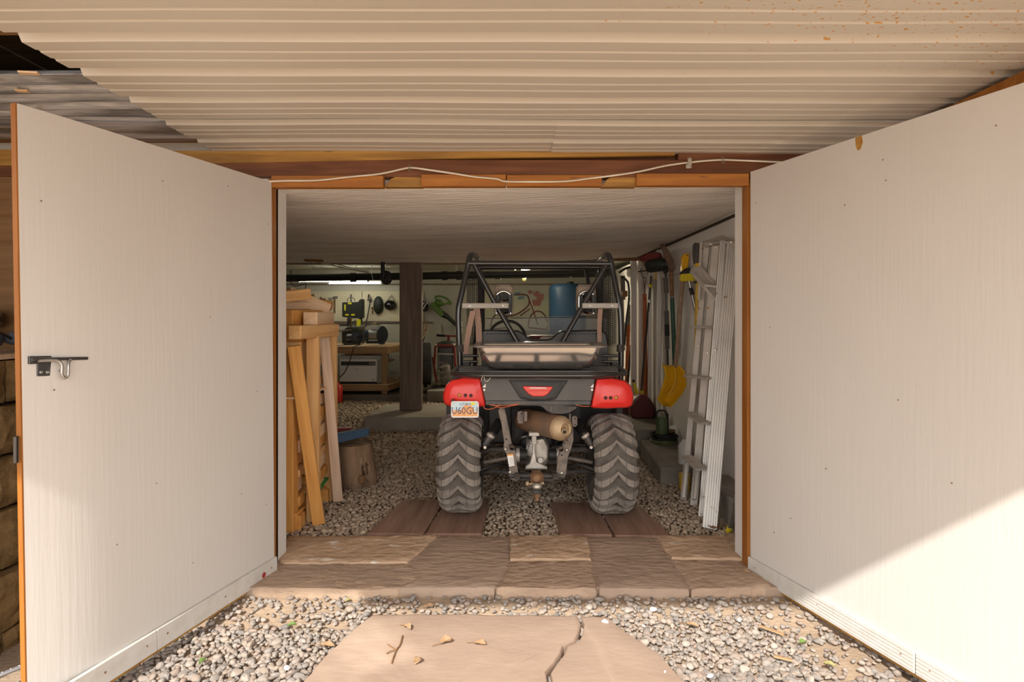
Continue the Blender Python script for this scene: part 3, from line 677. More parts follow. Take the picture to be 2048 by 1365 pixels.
# --- rear fenders
def outline(px, Y, inset=0.0):
    a = [P(x, y, Y) for x, y in px]; c = sum(a, Vector())/len(a); return [p.lerp(c, inset) for p in a]
FL_ = [(886,800),(886,788),(891,771),(903,760),(928,755),(961,757),(966,780),(972,811),(968,814),(940,815),(897,813),(889,809)]
FR_ = [(2*1076.5-x, y+3 if y > 800 else y+1) for x, y in FL_]
def fender(px, flip, lamps):
    Y = 3.50
    rings = [outline(px, 4.25, .0), outline(px, 3.9), outline(px, Y+.06), outline(px, Y+.022, .06), outline(px, Y+.016, .16)]
    inn = [(c.x, c.y, c.z) for c in outline(px, Y+.008, .30)]
    rings.append([Vector(p) for p in inn]); rings.append([Vector((p[0], p[1], p[2])) for p in [tuple(v) for v in outline(px, Y+.002, .40)]])
    f = ob('fender', MB().loft(rings), MT['red_plastic'], utv, bevel=.004, bseg=2, smooth=50, label='glossy red rear fender')
    for i, (x, y) in enumerate(lamps):
        a = (i == 0) != flip if len(lamps) else False
        amber = (i == 0 and not flip) or (i == 2 and flip)
        l = ob('marker_lamp', MB().lathe([(.0115,0),(.0115,.006)], P(x,y,Y+.008), (0,-1,0), 12), MT['black_metal'], f)
        ob('lamp_lens', MB().lathe([(.0085,0),(.008,.008),(.004,.012)], P(x,y,Y+.004), (0,-1,0), 12), MT['lens_amber' if amber else 'red_dark'], l, smooth=60)
    return f
fl = fender(FL_, False, [(919,790.5),(931,791),(942,791.5)])
fr = fender(FR_, True, [(1211,796),(1221,796),(1232,795.5)])
# --- tail panel
Y = 3.545
tp = ob('tail_panel', MB().prism(outline([(961,757),(1190,758),(1186,786),(1181,810),(1120,813),(972,811),(966,785)], Y), (0,.10,0)), MT['grey_plastic'], utv, bevel=.004, bseg=2, label='dark grey plastic tail panel')
ob('panel_recess', MB().loft([outline([(1016,760),(1137,761),(1112,800),(1090,803),(1062,803),(1040,799)], Y+.02), outline([(1018,761),(1135,762),(1111,799),(1090,802),(1062,802),(1042,798)], Y-.012), outline([(1034,766),(1119,767),(1105,795),(1088,798),(1064,798),(1047,794)], Y-.016)]), MT['black_plastic'], tp, bevel=.002)
ob('lower_lip', MB().obox(P(1076,806,Y-.004), (.31,0,0), (0,.006,.0), (0,.002,.0125)), MT['frame_black'], tp, bevel=.003)
tl = ob('tail_light', MB().loft([outline([(1044,772),(1107,773),(1105,778),(1096,790),(1087,794),(1066,794),(1056,789),(1047,778)], Y-.012), outline([(1045,773),(1106,774),(1104,778),(1095,789),(1087,793),(1066,793),(1057,788),(1048,778)], Y-.030)]), MT['lens_red'], utv, bevel=.003, bseg=2, label='glossy red tail light lens')
for py, w in ((776.5,.050),(782,.078)):
    ob('reflector_bar', MB().obox(P(1076,py,Y-.031), (w,0,0), (0,.002,0), (0,0,.0035 if py < 780 else .0012)), MT['white_print' if py < 780 else 'red_plastic'], tl, bevel=.001)
for sx in (967.5, 1183):
    ob('emblem_triangle', MB().prism([P(sx-3,775,Y-.002), P(sx+4,768,Y-.002), P(sx+4,775.5,Y-.002)], (0,-.003,0)), MT['steel'], tp)
    ob('panel_bolt', MB().lathe([(.008,0),(.007,.004)], P(sx+1,780,Y-.001), (0,-1,0), 10), MT['bolt_metal'], tp)
# --- number plate
PY = 3.47; s = PY/F
pl = ob('license_plate', MB().prism(outline([(905,803),(954,803),(957.5,806),(957.5,833),(955,836),(905,836),(902,833),(902,806)], PY), (0,.003,0)), MT['white_print'], utv, bevel=.001, label='license plate with blue and orange print')
ob('plate_sky', MB().prism(outline([(905,805),(955,805),(955,822),(905,822)], PY-.0006), (0,.0005,0)), MT['blue_print'], pl)
ob('plate_arch', MB().prism(outline([(905,833),(905,822),(914,821),(920,823),(925,815),(931,810),(937,812),(942,811),(947,817),(951,826),(955,823),(955,833)], PY-.0013), (0,.0005,0)), MT['orange_print'], pl)
ob('registration_sticker', MB().prism(outline([(942,805.5),(950,805.5),(950,810.5),(942,810.5)], PY-.0016), (0,.0005,0)), MT['yellow_print'], pl)
Mx = Matrix.Rotation(R(90), 4, 'X')
text('plate_state', 'UTAH', .021, Matrix.Translation(P(930,809,PY-.002)) @ Mx, MT['navy_print'], pl, sx=1.15)
text('plate_number', 'U60GU', .058, Matrix.Translation(P(929.5,822.5,PY-.0022)) @ Mx, MT['navy_print'], pl, sx=.84)
for x in (906.5, 953.5):
    ob('plate_bolt', MB().lathe([(.005,0),(.004,.003)], P(x, 808, PY-.001), (0,-1,0), 8), MT['bolt_metal'], pl)
ob('plate_bracket', MB().box(P(903,0,PY).x, P(903,0,PY).x+.012, PY+.003, PY+.06, P(0,838,PY).z, P(0,800,PY).z), MT['black_plastic'], utv)
# --- rack
rz = .912
def tubes(name, paths, r, m, parent, seg=10, **k):
    mb = MB()
    for p in paths: mb.tube(p, r, seg)
    return ob(name, mb, MT[m], parent, smooth=50, **k)
def rp(px, Y): return Vector(((px-1024)*Y/F, Y, rz))
cL, cR = rp(905,3.62), rp(1250,3.62)
rear = [rp(915,3.95), cL, rp(912,3.53), rp(960,3.44), rp(1000,3.43), rp(1150,3.43), rp(1192,3.44), rp(1243,3.53), cR, rp(1240,3.95)]
rk_ = ob('cargo_rack', MB().tube(smooth_path(rear, 5), .0145, 10), MT['black_metal'], utv, smooth=60, label='black tubular cargo rack')
for yy in (3.56, 3.70, 3.84, 3.98):
    ob('rack_bar', MB().tube([rp(918,yy), rp(1236,yy)], .011, 8), MT['black_metal'], rk_, smooth=60)
for px in (985, 1076, 1166):
    ob('rack_strut', MB().obox((rp(px,3.5).x, 3.74, rz-.012), (.018,0,0), (0,.30,0), (0,0,.007)), MT['frame_black'], rk_, bevel=.002)
ob('rack_tray', MB().box(rp(930,3.8).x, rp(1224,3.8).x, 3.58, 4.18, rz-.05, rz-.028), MT['black_plastic'], rk_)
# --- roll cage
CY = 4.22; r = .0205
cage = ob('roll_cage', MB().tube(smooth_path([P(921,760,CY), P(920,720,CY), P(917,660,CY), P(917,618,CY), P(925,580,CY+.02), P(934,540,CY+.05), P(938,520,CY+.06), P(942,510,CY+.10), P(950,512,CY+.24), P(957,520,CY+.5), P(962,527,CY+.95)], 5), r, 12), MT['black_metal'], utv, smooth=60, label='black tubular roll cage')
ob('cage_tube', MB().tube(smooth_path([P(1241,760,CY), P(1242,720,CY), P(1242,660,CY), P(1240,618,CY), P(1233,580,CY+.02), P(1225,540,CY+.05), P(1221,520,CY+.06), P(1216,510,CY+.10), P(1209,512,CY+.24), P(1202,520,CY+.5), P(1196,527,CY+.95)], 5), r, 12), MT['black_metal'], cage, smooth=60)
ob('cage_tube', MB().tube([P(937,527,CY+.05), P(1222,528,CY+.05)], r*.93, 12), MT['black_metal'], cage, smooth=60)
ob('cage_tube', MB().tube([P(958,535,CY+.95), P(1198,535,CY+.95)], r*.93, 12), MT['black_metal'], cage, smooth=60)
ob('cage_tube', MB().tube([P(948,528,CY+.05), P(985,597,CY+.03), P(1038,690,CY-.03)], r*.9, 12), MT['black_metal'], cage, smooth=60)
ob('cage_tube', MB().tube([P(1214,528,CY+.05), P(1172,600,CY+.03), P(1122,690,CY-.03)], r*.9, 12), MT['black_metal'], cage, smooth=60)
FY = CY+1.0
for a, b in ((960, 950), (1196, 1206)):
    ob('cage_tube', MB().tube([P(a,528,FY), P(a,600,FY), P(b,690,FY+.25), P(b,800,FY+.3)], r, 10), MT['black_metal'], cage, smooth=60)
ob('cage_tube', MB().tube([P(1171,536,FY), P(1178,575,FY-.05)], r*.8, 10), MT['black_metal'], cage, smooth=60)
for x0, x1 in ((924,1018),(1164,1236)):
    br = ob('cross_bar', MB().obox((P(x0,612,CY)+P(x1,612,CY))/2, ((P(x1,0,CY).x-P(x0,0,CY).x)/2,0,0), (0,.018,0), (0,0,.019)), MT['alu_old'], cage, bevel=.004, label='scuffed flat grey cross bar')
    for x in (x0+16, x1-12): ob('bar_bolt', MB().lathe([(.007,0),(.006,.005)], P(x,612,CY-.018), (0,-1,0), 8), MT['bolt_metal'], br)
for x in (920, 1241):
    ob('clamp', MB().tube([P(x,690,CY), P(x,704,CY)], r*1.35, 10), MT['frame_black'], cage)
for sgn, x in ((1,958),(-1,1206)):
    ob('corner_bracket', MB().prism([P(x,518,CY+.13), P(x+sgn*9,519,CY+.13), P(x+sgn*9,530,CY+.13), P(x,530,CY+.13)], (0,.02,0)), MT['dirty_metal'], cage)
# lower cage rails beside the rack
for x0, x1 in ((921,957),(1205,1242)):
    for py in (712, 724):
        ob('side_rail', MB().tube([P(x0,py,CY), P(x1,py,CY)], .010, 8), MT['black_metal'], cage, smooth=60)
    xs = (x0+x1)/2
    ob('latch_block', MB().obox(P(xs-6 if x0 < 1000 else xs+6, 735,CY+.02), (.03,0,0), (0,.03,0), (0,0,.045)), MT['black_plastic'], cage, bevel=.008)
# --- headrests with chrome brackets
def headrest(cx, cy, lower):
    HY = 4.36
    pts = [(-19,-26),(-14,-31),(14,-31),(19,-26),(20,10),(17,30),(12,32),(-12,32),(-17,30),(-20,10)]
    a = [P(cx+x, cy+y, HY) for x, y in pts]; c = sum(a, Vector())/len(a)
    h = ob('headrest', MB().loft([[p.lerp(c,.16) for p in a], [p+Vector((0,.02,0)) for p in a], [p+Vector((0,.07,0)) for p in a], [p.lerp(c,.2)+Vector((0,.1,0)) for p in a]]), MT['taupe'], utv, smooth=60, label='taupe padded headrest')
    BY = HY-.02
    ch = [P(cx+x, cy+y, BY) for x, y in ((-14,28),(-15,0),(-12,-12),(0,-17),(12,-12),(15,0),(14,28))]
    br = ob('chrome_bracket', MB().tube(smooth_path(ch, 4), .012, 8), MT['chrome'], h, smooth=60)
    for i, yy in enumerate((-8, 17)):
        sp = ob('speaker_ring', MB().lathe([(.040,0),(.042,.012),(.030,.018)], P(cx+2, cy+yy, BY+.01), (0,-1,0), 20, cap1=False), MT['chrome'], br, smooth=40)
        ob('speaker_cone', MB().lathe([(.034,0),(.033,.014),(.012,.008),(.010,.016),(.002,.018)], P(cx+2, cy+yy, BY+.008), (0,-1,0), 18), MT['black_plastic'], br, smooth=40)
    for sx in (-11, 13):
        ob('side_cover', MB().obox(P(cx+sx, cy+8, BY-.002), (.014,0,0), (0,.02,0), (0,0,.065)), MT['black_plastic'], br, bevel=.004)
headrest(1007, 600, True); headrest(1173, 600, True)
# --- seat back shell with a dip
sb = [(963,760),(963,664),(970,661),(1035,662),(1046,668),(1056,677),(1066,680),(1094,680),(1104,677),(1113,669),(1122,663),(1200,661),(1212,668),(1216,690),(1216,760)]
SY = 4.30
seat = ob('seat_back', MB().prism(outline(sb, SY), (0,.08,0)), MT['grey_plastic'], utv, bevel=.006, bseg=2, label='dark grey plastic seat back shell')
ob('seat_trim', MB().tube([P(x,y,SY-.004) for x, y in sb[1:14]], .006, 6), MT['black_metal'], seat)
for i in range(10):
    for x in (975+5*i, 1138+6*i): ob('stitch_clip', MB().obox(P(x,668,SY-.002), (.006,0,0), (0,.003,0), (0,0,.006)), MT['black_plastic'], seat)
for x0, x1 in ((-.20,.11),(.20,.50)):
    ob('seat_cushion', MB().box(x0, x1, 4.40, 4.95, .68, .78), MT['taupe'], utv, bevel=.03, bseg=3)
    ob('seat_cushion', MB().box(x0, x1, 4.39, 4.47, .70, 1.10), MT['taupe'], utv, bevel=.03, bseg=3)
# --- seat belts
def belt(p, w=.045):
    mb = MB(); a = smooth_path(p, 4); rings = []
    for q, ww in zip(a, np.linspace(w, w*.9, len(a))): rings.append([q+Vector((-ww/2,0,0)), q+Vector((ww/2,0,0)), q+Vector((ww/2,.004,0)), q+Vector((-ww/2,.004,0))])
    ob('seat_belt', mb.loft(rings), MT['belt'], utv, label='tan webbing seat belt')
belt([P(953,617,CY+.02), P(957,650,CY+.03), P(958,690,CY+.04)])
belt([P(946,622,CY-.01), P(940,650,CY-.015), P(933,690,CY-.01), P(931,712,CY)], .04)
belt([P(1201,618,CY+.02), P(1199,650,CY+.03), P(1199,685,CY+.04)], .034)
# --- side nets
for x0, x1, t in ((934,960,0),(1205,1232,1)):
    mb = MB(); NY0, NY1 = CY+.15, CY+.15
    n = 7
    for i in range(n+1):
        x = x0+(x1-x0)*i/n; mb.tube([P(x,553,NY0), P(x,690,NY1)], .0016, 4)
    for j in range(38):
        y = 553+137*j/37; mb.tube([P(x0,y,NY0), P(x1,y+3,NY1)], .0016, 4)
        mb.tube([P(x0,y+3,NY0), P(x1,y-4,NY1)], .0016, 4)
    nt = ob('side_net', mb, MT['net'], utv, label='black mesh side net')
    xx = x1+4 if t == 0 else x0-4
    ob('net_strip', MB().tube([P(xx,545,NY0+.4), P(xx,690,NY0+.5)], .022, 8), MT['black_plastic'], nt)
# --- windscreen, steering wheel, dashboard, hood
WY = FY+.05
ws = ob('windscreen', MB().prism([P(972,637,WY), P(1120,633,WY), P(1214,637,WY), P(1216,700,WY+.1), P(968,700,WY+.1)], (0,.004,0)), MT['glass_thin'], utv, label='clear half-height windscreen')
ob('screen_edge', MB().tube([P(972,637,WY), P(1120,635,WY), P(1214,637,WY)], .004, 6), MT['chrome'], ws, smooth=60)
wc = P(1014,678,4.86); pts = []
for i in range(24):
    a = 2*math.pi*i/24; pts.append(wc+Vector((.150*math.cos(a), .085*math.sin(a), .145*math.sin(a))))
sw = ob('steering_wheel', MB().tube(pts, .0125, 8, closed=True), MT['black_plastic'], utv, smooth=60, label='black steering wheel')
ob('wheel_hub', MB().lathe([(.04,0),(.035,.02)], wc, (0,-.8,.5), 14).tube([wc+Vector((-.12,0,0)), wc+Vector((.12,0,0))], .012, 6).tube([wc, wc+Vector((0,-.06,-.09))], .012, 6), MT['black_plastic'], sw)
ds = ob('dashboard', MB().loft([[P(x,y,WY-.1) for x, y in ((972,692),(1035,690),(1050,676),(1062,672),(1110,672),(1122,678),(1140,690),(1214,690),(1214,760),(972,760))], [P(x,y,WY+.2) for x, y in ((976,690),(1035,688),(1050,674),(1062,670),(1110,670),(1122,676),(1140,688),(1210,690),(1210,760),(976,760))]]), MT['black_plastic'], utv, bevel=.006, label='black dashboard')
ob('dash_trim', MB().tube(smooth_path([P(1052,678,WY-.11), P(1075,675,WY-.11), P(1100,676,WY-.11), P(1118,681,WY-.11)], 4), .008, 8), MT['red_paint'], ds)
ob('hood', MB().loft([[Vector((UX+x, WY+.05, z)) for x, z in ((-.42,.6),(-.42,.86),(-.30,.95),(.30,.95),(.42,.86),(.42,.6))], [Vector((UX+x, WY+.55, z)) for x, z in ((-.40,.6),(-.40,.80),(-.26,.88),(.26,.88),(.40,.80),(.40,.6))], [Vector((UX+x, WY+.85, z)) for x, z in ((-.30,.5),(-.30,.66),(-.2,.72),(.2,.72),(.30,.66),(.30,.5))]]), MT['red_plastic'], utv, bevel=.01, bseg=2)
ob('chassis', MB().box(UX-.20, UX+.20, 3.98, 6.0, .26, .40).box(UX-.5, UX+.5, 4.45, 5.3, .30, .42).box(UX-.42, UX+.42, 4.2, 4.5, .40, .72), MT['frame_black'], utv, bevel=.01, label='black chassis')
ob('inner_guard', MB().box(UX-.30, UX+.30, 3.98, 4.02, .42, .86).box(UX-.56, UX+.56, 4.13, 4.16, .50, .86), MT['black_plastic'], utv, label='black plastic inner guard')
for x in (-.42, .72):
    ob('mud_flap', MB().box(x-.02, x+.02, 4.02, 4.05, .36, .74), MT['black_plastic'], utv)
# --- rear frame plates
KY = 3.57
def plate(px, th, m, name='frame_plate', Y=KY, **k): return ob(name, MB().prism(outline(px, Y), (0,th,0)), MT[m], utv, bevel=.002, **k)
pL = plate([(996,823),(999,817),(1009,817),(1012,830),(1023,885),(1031,905),(1034,930),(1038,958),(1034,963),(1022,960),(1018,952),(1018,935),(1013,910),(1007,898),(1008,884),(1003,850)], .035, 'dirty_metal', label='dirty bent steel frame plate')
pR = plate([(1141,850),(1146,846),(1147,880),(1142,900),(1136,915),(1132,950),(1128,957),(1115,960),(1112,950),(1116,915),(1121,904),(1126,888),(1133,868)], .035, 'dirty_metal', label='dirty bent steel frame plate')
for pt, px in ((pL, ((1011,899),(1020,945))), (pR, ((1133.5,901),(1123.5,947)))):
    for x, y in px: ob('plate_bolt', MB().lathe([(.0095,0),(.008,.006),(.003,.009)], P(x,y,KY-.001), (0,-1,0), 12), MT['bolt_metal'], pt, smooth=40)
for pt, px in ((pL, ((1012.5,879),)), (pR, ((1133.5,881),(1129,887),(1123.5,911)))):
    for x, y in px: ob('plate_hole', MB().lathe([(.006,0),(.006,.0008)], P(x,y,KY-.0005), (0,-1,0), 10), MT['hole'], pt)
for pt, x, y in ((pL,1024,893.5),(pR,1121,896)):
    ob('tube_end', MB().lathe([(.0115,.0),(.0165,0),(.0165,.045),(.0115,.045)], P(x,y,KY), (0,-1,0), 16, cap0=False, cap1=False), MT['frame_black'], pt, smooth=40)
    ob('tube_bore', MB().lathe([(.0115,0),(.0115,.001)], P(x,y,KY-.02), (0,-1,0), 16), MT['rust'], pt)
wl_ = ob('warning_sticker', MB().prism(outline([(1014,909.5),(1026,908),(1029,932),(1018,934)], KY-.002), (0,.001,0)), MT['white_print'], pL, label='white warning sticker with orange band')
ob('sticker_band', MB().prism(outline([(1014,909.5),(1026,908),(1026.4,911),(1014.4,912.3)], KY-.003), (0,.0006,0)), MT['lens_amber'], pL)
for i in range(6):
    y = 917+2.5*i; ob('sticker_line', MB().prism(outline([(1018+i*.3,y),(1026+i*.3,y-.8),(1026+i*.3,y+.1),(1018+i*.3,y+.9)], KY-.003), (0,.0004,0)), MT['steel'], pL)
# lower cross member with two receiver tubes
cm = ob('cross_member', MB().tube([P(1020,952,KY+.01), P(1128,953,KY+.01)], .0165, 12), MT['frame_black'], utv, smooth=60)
ob('member_skirt', MB().prism(outline([(1030,946),(1120,947),(1118,958),(1105,962),(1075,963),(1045,961),(1032,957)], KY+.03), (0,.02,0)), MT['frame_black'], cm)
for x in (1034.5, 1110):
    rt = ob('receiver_tube', MB().obox(P(x,952,KY-.01), (.0165,0,0), (0,.03,0), (0,0,.0165)), MT['frame_black'], cm, bevel=.002)
    ob('receiver_bore', MB().obox(P(x,952,KY-.0405), (.012,0,0), (0,.001,0), (0,0,.012)), MT['hole'], cm)
# hitch with ball and nut
hb = P(1074,960,3.5)
ht = ob('tow_hitch', MB().obox(P(1073,952,3.52), (.028,0,0), (0,.05,0), (0,0,.02)).prism(outline([(1061,950),(1087,950),(1087,966),(1084,975),(1064,975),(1061,966)], 3.50), (0,.04,0)), MT['rust'], utv, bevel=.003, label='rusty tow hitch with ball')
ob('hitch_ball', MB().ell(P(1074,956,3.46), (.028,.028,.026), 16, 10), MT['rust'], ht, smooth=60)
ob('hitch_ball', MB().lathe([(.018,0),(.030,-.012),(.032,-.024),(.026,-.034)], P(1074,966,3.46), (0,0,1), 18), MT['bolt_metal'], ht, smooth=40, label='ball collar')
ob('hitch_plate', MB().lathe([(.036,0),(.036,-.012),(.034,-.013),(.034,-.022)], P(1074,978.5,3.46), (0,0,1), 24), MT['frame_black'], ht, smooth=40)
ob('hitch_nut', MB().lathe([(.022,0),(.022,-.02),(.013,-.021),(.013,-.045)], P(1074,986,3.46), (0,0,1), 6), MT['rust'], ht)
ob('hitch_pin', MB().tube([P(1054,969,3.49), P(1088,967,3.49)], .008, 8).ell(P(1055,968,3.485), (.012,.012,.014), 8, 6), MT['muffler_cap'], ht, smooth=50)
# differential
dY = 3.62
df = ob('differential', MB().loft([[P(1075+x,905+y,dY+.16) for x, y in ((-16,-22),(14,-24),(22,0),(16,20),(-14,20),(-20,0))], [P(1075+x,905+y,dY+.05) for x, y in ((-19,-27),(16,-31),(25,-10),(24,12),(17,25),(-14,25),(-23,4))], [P(1076+x,905+y,dY) for x, y in ((-12,-23),(11,-27),(19,-10),(19,10),(12,21),(-9,21),(-15,4))]]), MT['alu_cast'], utv, bevel=.006, bseg=2, smooth=40, label='cast aluminium rear differential')
ob('diff_fin', MB().prism(outline([(1066,878),(1070,878),(1070,905),(1073,925),(1092,934),(1093,938),(1051,938),(1052,934),(1060,928),(1065,908)], dY-.02), (0,.05,0)), MT['alu_cast'], df, bevel=.003)
ob('diff_top', MB().obox(P(1068,867.5,dY), (.032,0,0), (0,.03,0), (0,0,.012)).obox(P(1068,878,dY+.01), (.015,0,0), (0,.03,0), (0,0,.03)), MT['alu_cast'], df, bevel=.004)
ob('diff_foot', MB().tube([P(1051,936,dY), P(1094,936,dY)], .011, 10), MT['alu_cast'], df, smooth=50)
ob('drain_plug', MB().lathe([(.019,0),(.017,.012),(.010,.013),(.010,.020)], P(1081,921,dY-.01), (0,-1,0), 6), MT['alu_cast'], df)
for i, (x, y) in enumerate(((1063,885),(1081,884),(1088,899),(1088,911),(1065,903),(1066,897),(1062,890))):
    ob('diff_bolt', MB().lathe([(.0065,0),(.006,.012)], P(x,y,dY+.005), (0,-1,0), 6), MT['alu_cast'], df)
for sgn in (-1, 1):
    c = P(1076+sgn*25, 910, dY+.03)
    ob('cv_joint', MB().lathe([(.03,0),(.034,.01),(.034,.05),(.041,.052),(.041,.066),(.036,.068),(.040,.078),(.032,.086),(.036,.094),(.026,.102),(.03,.110),(.016,.12)], c-Vector((sgn*.01,0,0)), (sgn,0,0), 18), MT['rubber_black'], utv, smooth=35, label='black rubber drive joint')
    ob('joint_clamp', MB().lathe([(.0435,.046),(.0435,.068)], c-Vector((sgn*.01,0,0)), (sgn,0,0), 20), MT['alu_cast'], utv, smooth=40)
    # half shaft, control arms, shock
    xi = 1076+sgn*50; xo = 1076+sgn*112
    ob('half_shaft', MB().tube([P(1076+sgn*48,914,3.72), P(xo,926,3.74)], .012, 10), MT['dirty_metal'], utv, smooth=50)
    ob('shaft_boot', MB().lathe([(.012,0),(.03,.02),(.026,.03),(.036,.045),(.032,.055),(.042,.07),(.042,.1)], P(1076+sgn*108,926,3.74), (sgn,0,-.1), 14), MT['rubber_black'], utv, smooth=35)
    ob('control_arm', MB().tube([P(1076+sgn*62,901,KY+.05), P(1076+sgn*90,899,3.68), P(1076+sgn*118,906,3.74)], .016, 8).tube([P(1076+sgn*66,895,3.95), P(1076+sgn*118,900,3.80)], .014, 8), MT['frame_black'], utv, smooth=50, label='black upper control arm')
    ob('control_arm', MB().tube([P(1076+sgn*52,946,KY+.05), P(1076+sgn*90,943,3.68), P(1076+sgn*120,948,3.74)], .013, 8).tube([P(1076+sgn*52,936,3.95), P(1076+sgn*85,930,3.78), P(1076+sgn*122,944,3.76)], .013, 8), MT['frame_black'], utv, smooth=50, label='black lower control arm')
    top = P(1076+sgn*72, 838, 3.66); bot = P(1076+sgn*108, 892, 3.64)
    sh_ = ob('shock_absorber', MB().tube([top, top.lerp(bot,.55), top.lerp(bot,.58), bot], [.018,.018,.024,.022], 12), MT['frame_black'], utv, smooth=40, label='rear shock absorber')
    for i in range(5):
        p = top.lerp(bot, .12+.085*i); ob('boot_fold', MB().lathe([(.020,-.012),(.036,0),(.020,.012)], p, bot-top, 14), MT['rubber_black'], sh_, smooth=60)
    ob('shock_collar', MB().lathe([(.027,0),(.027,.018)], top.lerp(bot,.58), bot-top, 14), MT['alu_old'], sh_, smooth=40)
    ob('shock_bolt', MB().lathe([(.011,0),(.009,.01)], P(1076+sgn*106,895,3.60), (0,-1,0), 10), MT['bolt_metal'], sh_)
ob('stabiliser_bar', MB().tube(smooth_path([P(1033,880,3.66), P(1048,874,3.63), P(1070,872,3.66), P(1095,873,3.63), P(1115,878,3.66)], 4), .010, 10), MT['black_metal'], utv, smooth=60)
# exhaust
a = P(1045,838,3.80); b = P(1125,858,3.50); ax = (b-a).normalized()
mf = ob('muffler', MB().lathe([(.03,-.03),(.066,0),(.072,.03),(.072,(b-a).length-.02),(.066,(b-a).length)], a, ax, 24), MT['muffler'], utv, smooth=40, label='rusty brown muffler')
ob('muffler_cap', MB().lathe([(.072,-.03),(.073,-.012),(.066,.012),(.040,.030),(.030,.024),(.028,.012)], b, ax, 24), MT['muffler_cap'], mf, smooth=40)
ob('tail_pipe', MB().lathe([(.014,.0),(.018,0),(.018,.036),(.013,.036),(.013,.0)], b+Vector((.006,0,-.006)), (.1,-1,-.2), 14, False, False), MT['muffler_cap'], mf, smooth=40)
ob('tail_bore', MB().lathe([(.0135,0),(.0135,.001)], b+Vector((.008,-.03,-.01)), (.1,-1,-.2), 12), MT['hole'], mf)
ob('muffler_bracket', MB().prism(outline([(1035,824),(1043,822),(1048,826),(1048,838),(1046,848),(1036,848),(1034,838)], 3.6), (0,.012,0)).obox(P(1051,832,3.60), (.010,0,0), (0,.03,0), (0,0,.03)), MT['dirty_metal'], mf, bevel=.003)
ob('muffler_bracket', MB().prism(outline([(1144,834),(1151,832),(1155,836),(1155,850),(1151,855),(1144,853)], KY-.03), (0,.012,0)).obox(P(1139,840,KY), (.006,0,0), (0,.03,0), (0,0,.04)), MT['dirty_metal'], mf, bevel=.003)
for x, y in ((1043,828),(1150,838),(1150,850)):
    ob('bracket_hole', MB().lathe([(.005,0),(.005,.002)], P(x,y,KY-.032 if x > 1100 else 3.598), (0,-1,0), 10), MT['hole'], mf)
ob('heat_shield', MB().loft([outline([(1076,811),(1155,813),(1152,818),(1138,827),(1125,829),(1104,828),(1093,822),(1086,815)], 3.545), outline([(1076,811),(1155,813),(1152,820),(1138,829),(1125,830),(1104,829),(1092,824),(1085,816)], 3.62)]), MT['frame_black'], utv, bevel=.002, label='dark ribbed heat shield')
for x in (1102, 1121, 1139): ob('shield_rib', MB().tube([P(x,813,3.54), P(x,822,3.54)], .004, 8), MT['dirty_metal'], utv)
ob('exhaust_pipe', MB().tube(smooth_path([P(1045,838,3.80), P(1030,830,3.95), P(1035,845,4.1), P(1070,870,4.3)], 4), .022, 10), MT['rust'], utv, smooth=60)
ob('engine_case', MB().box(UX-.16, UX+.16, 3.86, 4.0, .42, .68), MT['black_plastic'], utv, bevel=.03, bseg=2)
ob('rubber_mount', MB().ell(P(1054,882,3.74), (.045,.04,.05), 12, 8).ell(P(1096,882,3.74), (.04,.04,.05), 12, 8), MT['rubber_black'], utv, smooth=60)
# hanging wires below the panel
for w in ([(966,806),(969,817),(980,819),(992,815),(1000,809)], [(978,810),(995,812),(1015,811),(1040,808)], [(985,809),(1000,816),(1020,813),(1035,810)], [(1151,810),(1165,813),(1180,813)]):
    ob('loose_wire', MB().tube(smooth_path([P(x,y,3.53) for x, y in w], 5), .0018, 5), MT['wire_orange'], utv, smooth=60, label='thin orange loose wire')
for w in ([(966,752),(963,758),(962,764)], [(968,754),(970,762),(975,763),(981,756)]):
    ob('loose_wire', MB().tube(smooth_path([P(x,y,3.41) for x, y in w], 5), .0014, 5), MT['cable_white'], utv, smooth=60, label='thin white loose wire')
# --- cargo tub riding on the rack (a thing of its own)
tub = thing('cargo_tub', P(1080,742,3.7), 'shiny grey plastic cargo tub with a flared rim resting on the vehicle rack', 'tub')
def ring(xl, xr, yf, yb, z, rad):
    pts = []
    for cx, cy, a0 in ((xr-rad, yf+rad, -90), (xr-rad, yb-rad, 0), (xl+rad, yb-rad, 90), (xl+rad, yf+rad, 180)):
        for k in range(5):
            a = R(a0+22.5*k); pts.append(Vector((cx+rad*math.cos(a), cy+rad*math.sin(a), z)))
    return pts
xl, xr = P(945,0,3.6).x, P(1216,0,3.6).x; yf, yb = 3.60, 4.06; zt = 1.078; zbm = .926
rg = [ring(xl+.135, xr-.145, yf+.055, yb-.06, zbm, .05), ring(xl+.09, xr-.10, yf+.038, yb-.045, zbm+.012, .06), ring(xl+.055, xr-.06, yf+.026, yb-.03, zbm+.045, .05), ring(xl+.035, xr-.04, yf+.018, yb-.02, zt-.03, .04), ring(xl+.03, xr-.035, yf+.014, yb-.016, zt-.012, .04),
      ring(xl+.032, xr-.037, yf+.018, yb-.02, zt-.012, .036), ring(xl+.06, xr-.065, yf+.032, yb-.036, zbm+.05, .045), ring(xl+.14, xr-.15, yf+.06, yb-.065, zbm+.01, .04)]
ob('tub_body', MB().loft(rg), MT['tub'], tub, smooth=50)
rm = [ring(xl+.034, xr-.039, yf+.02, yb-.022, zt-.014, .036), ring(xl, xr, yf, yb, zt-.016, .04), ring(xl-.003, xr+.003, yf-.003, yb+.003, zt-.004, .042), ring(xl+.02, xr-.02, yf+.01, yb-.01, zt, .038), ring(xl+.036, xr-.041, yf+.022, yb-.024, zt-.002, .034)]
rm.append(rm[0]); ob('tub_rim', MB().loft(rm, False, False), MT['tub_rim'], tub, smooth=50)
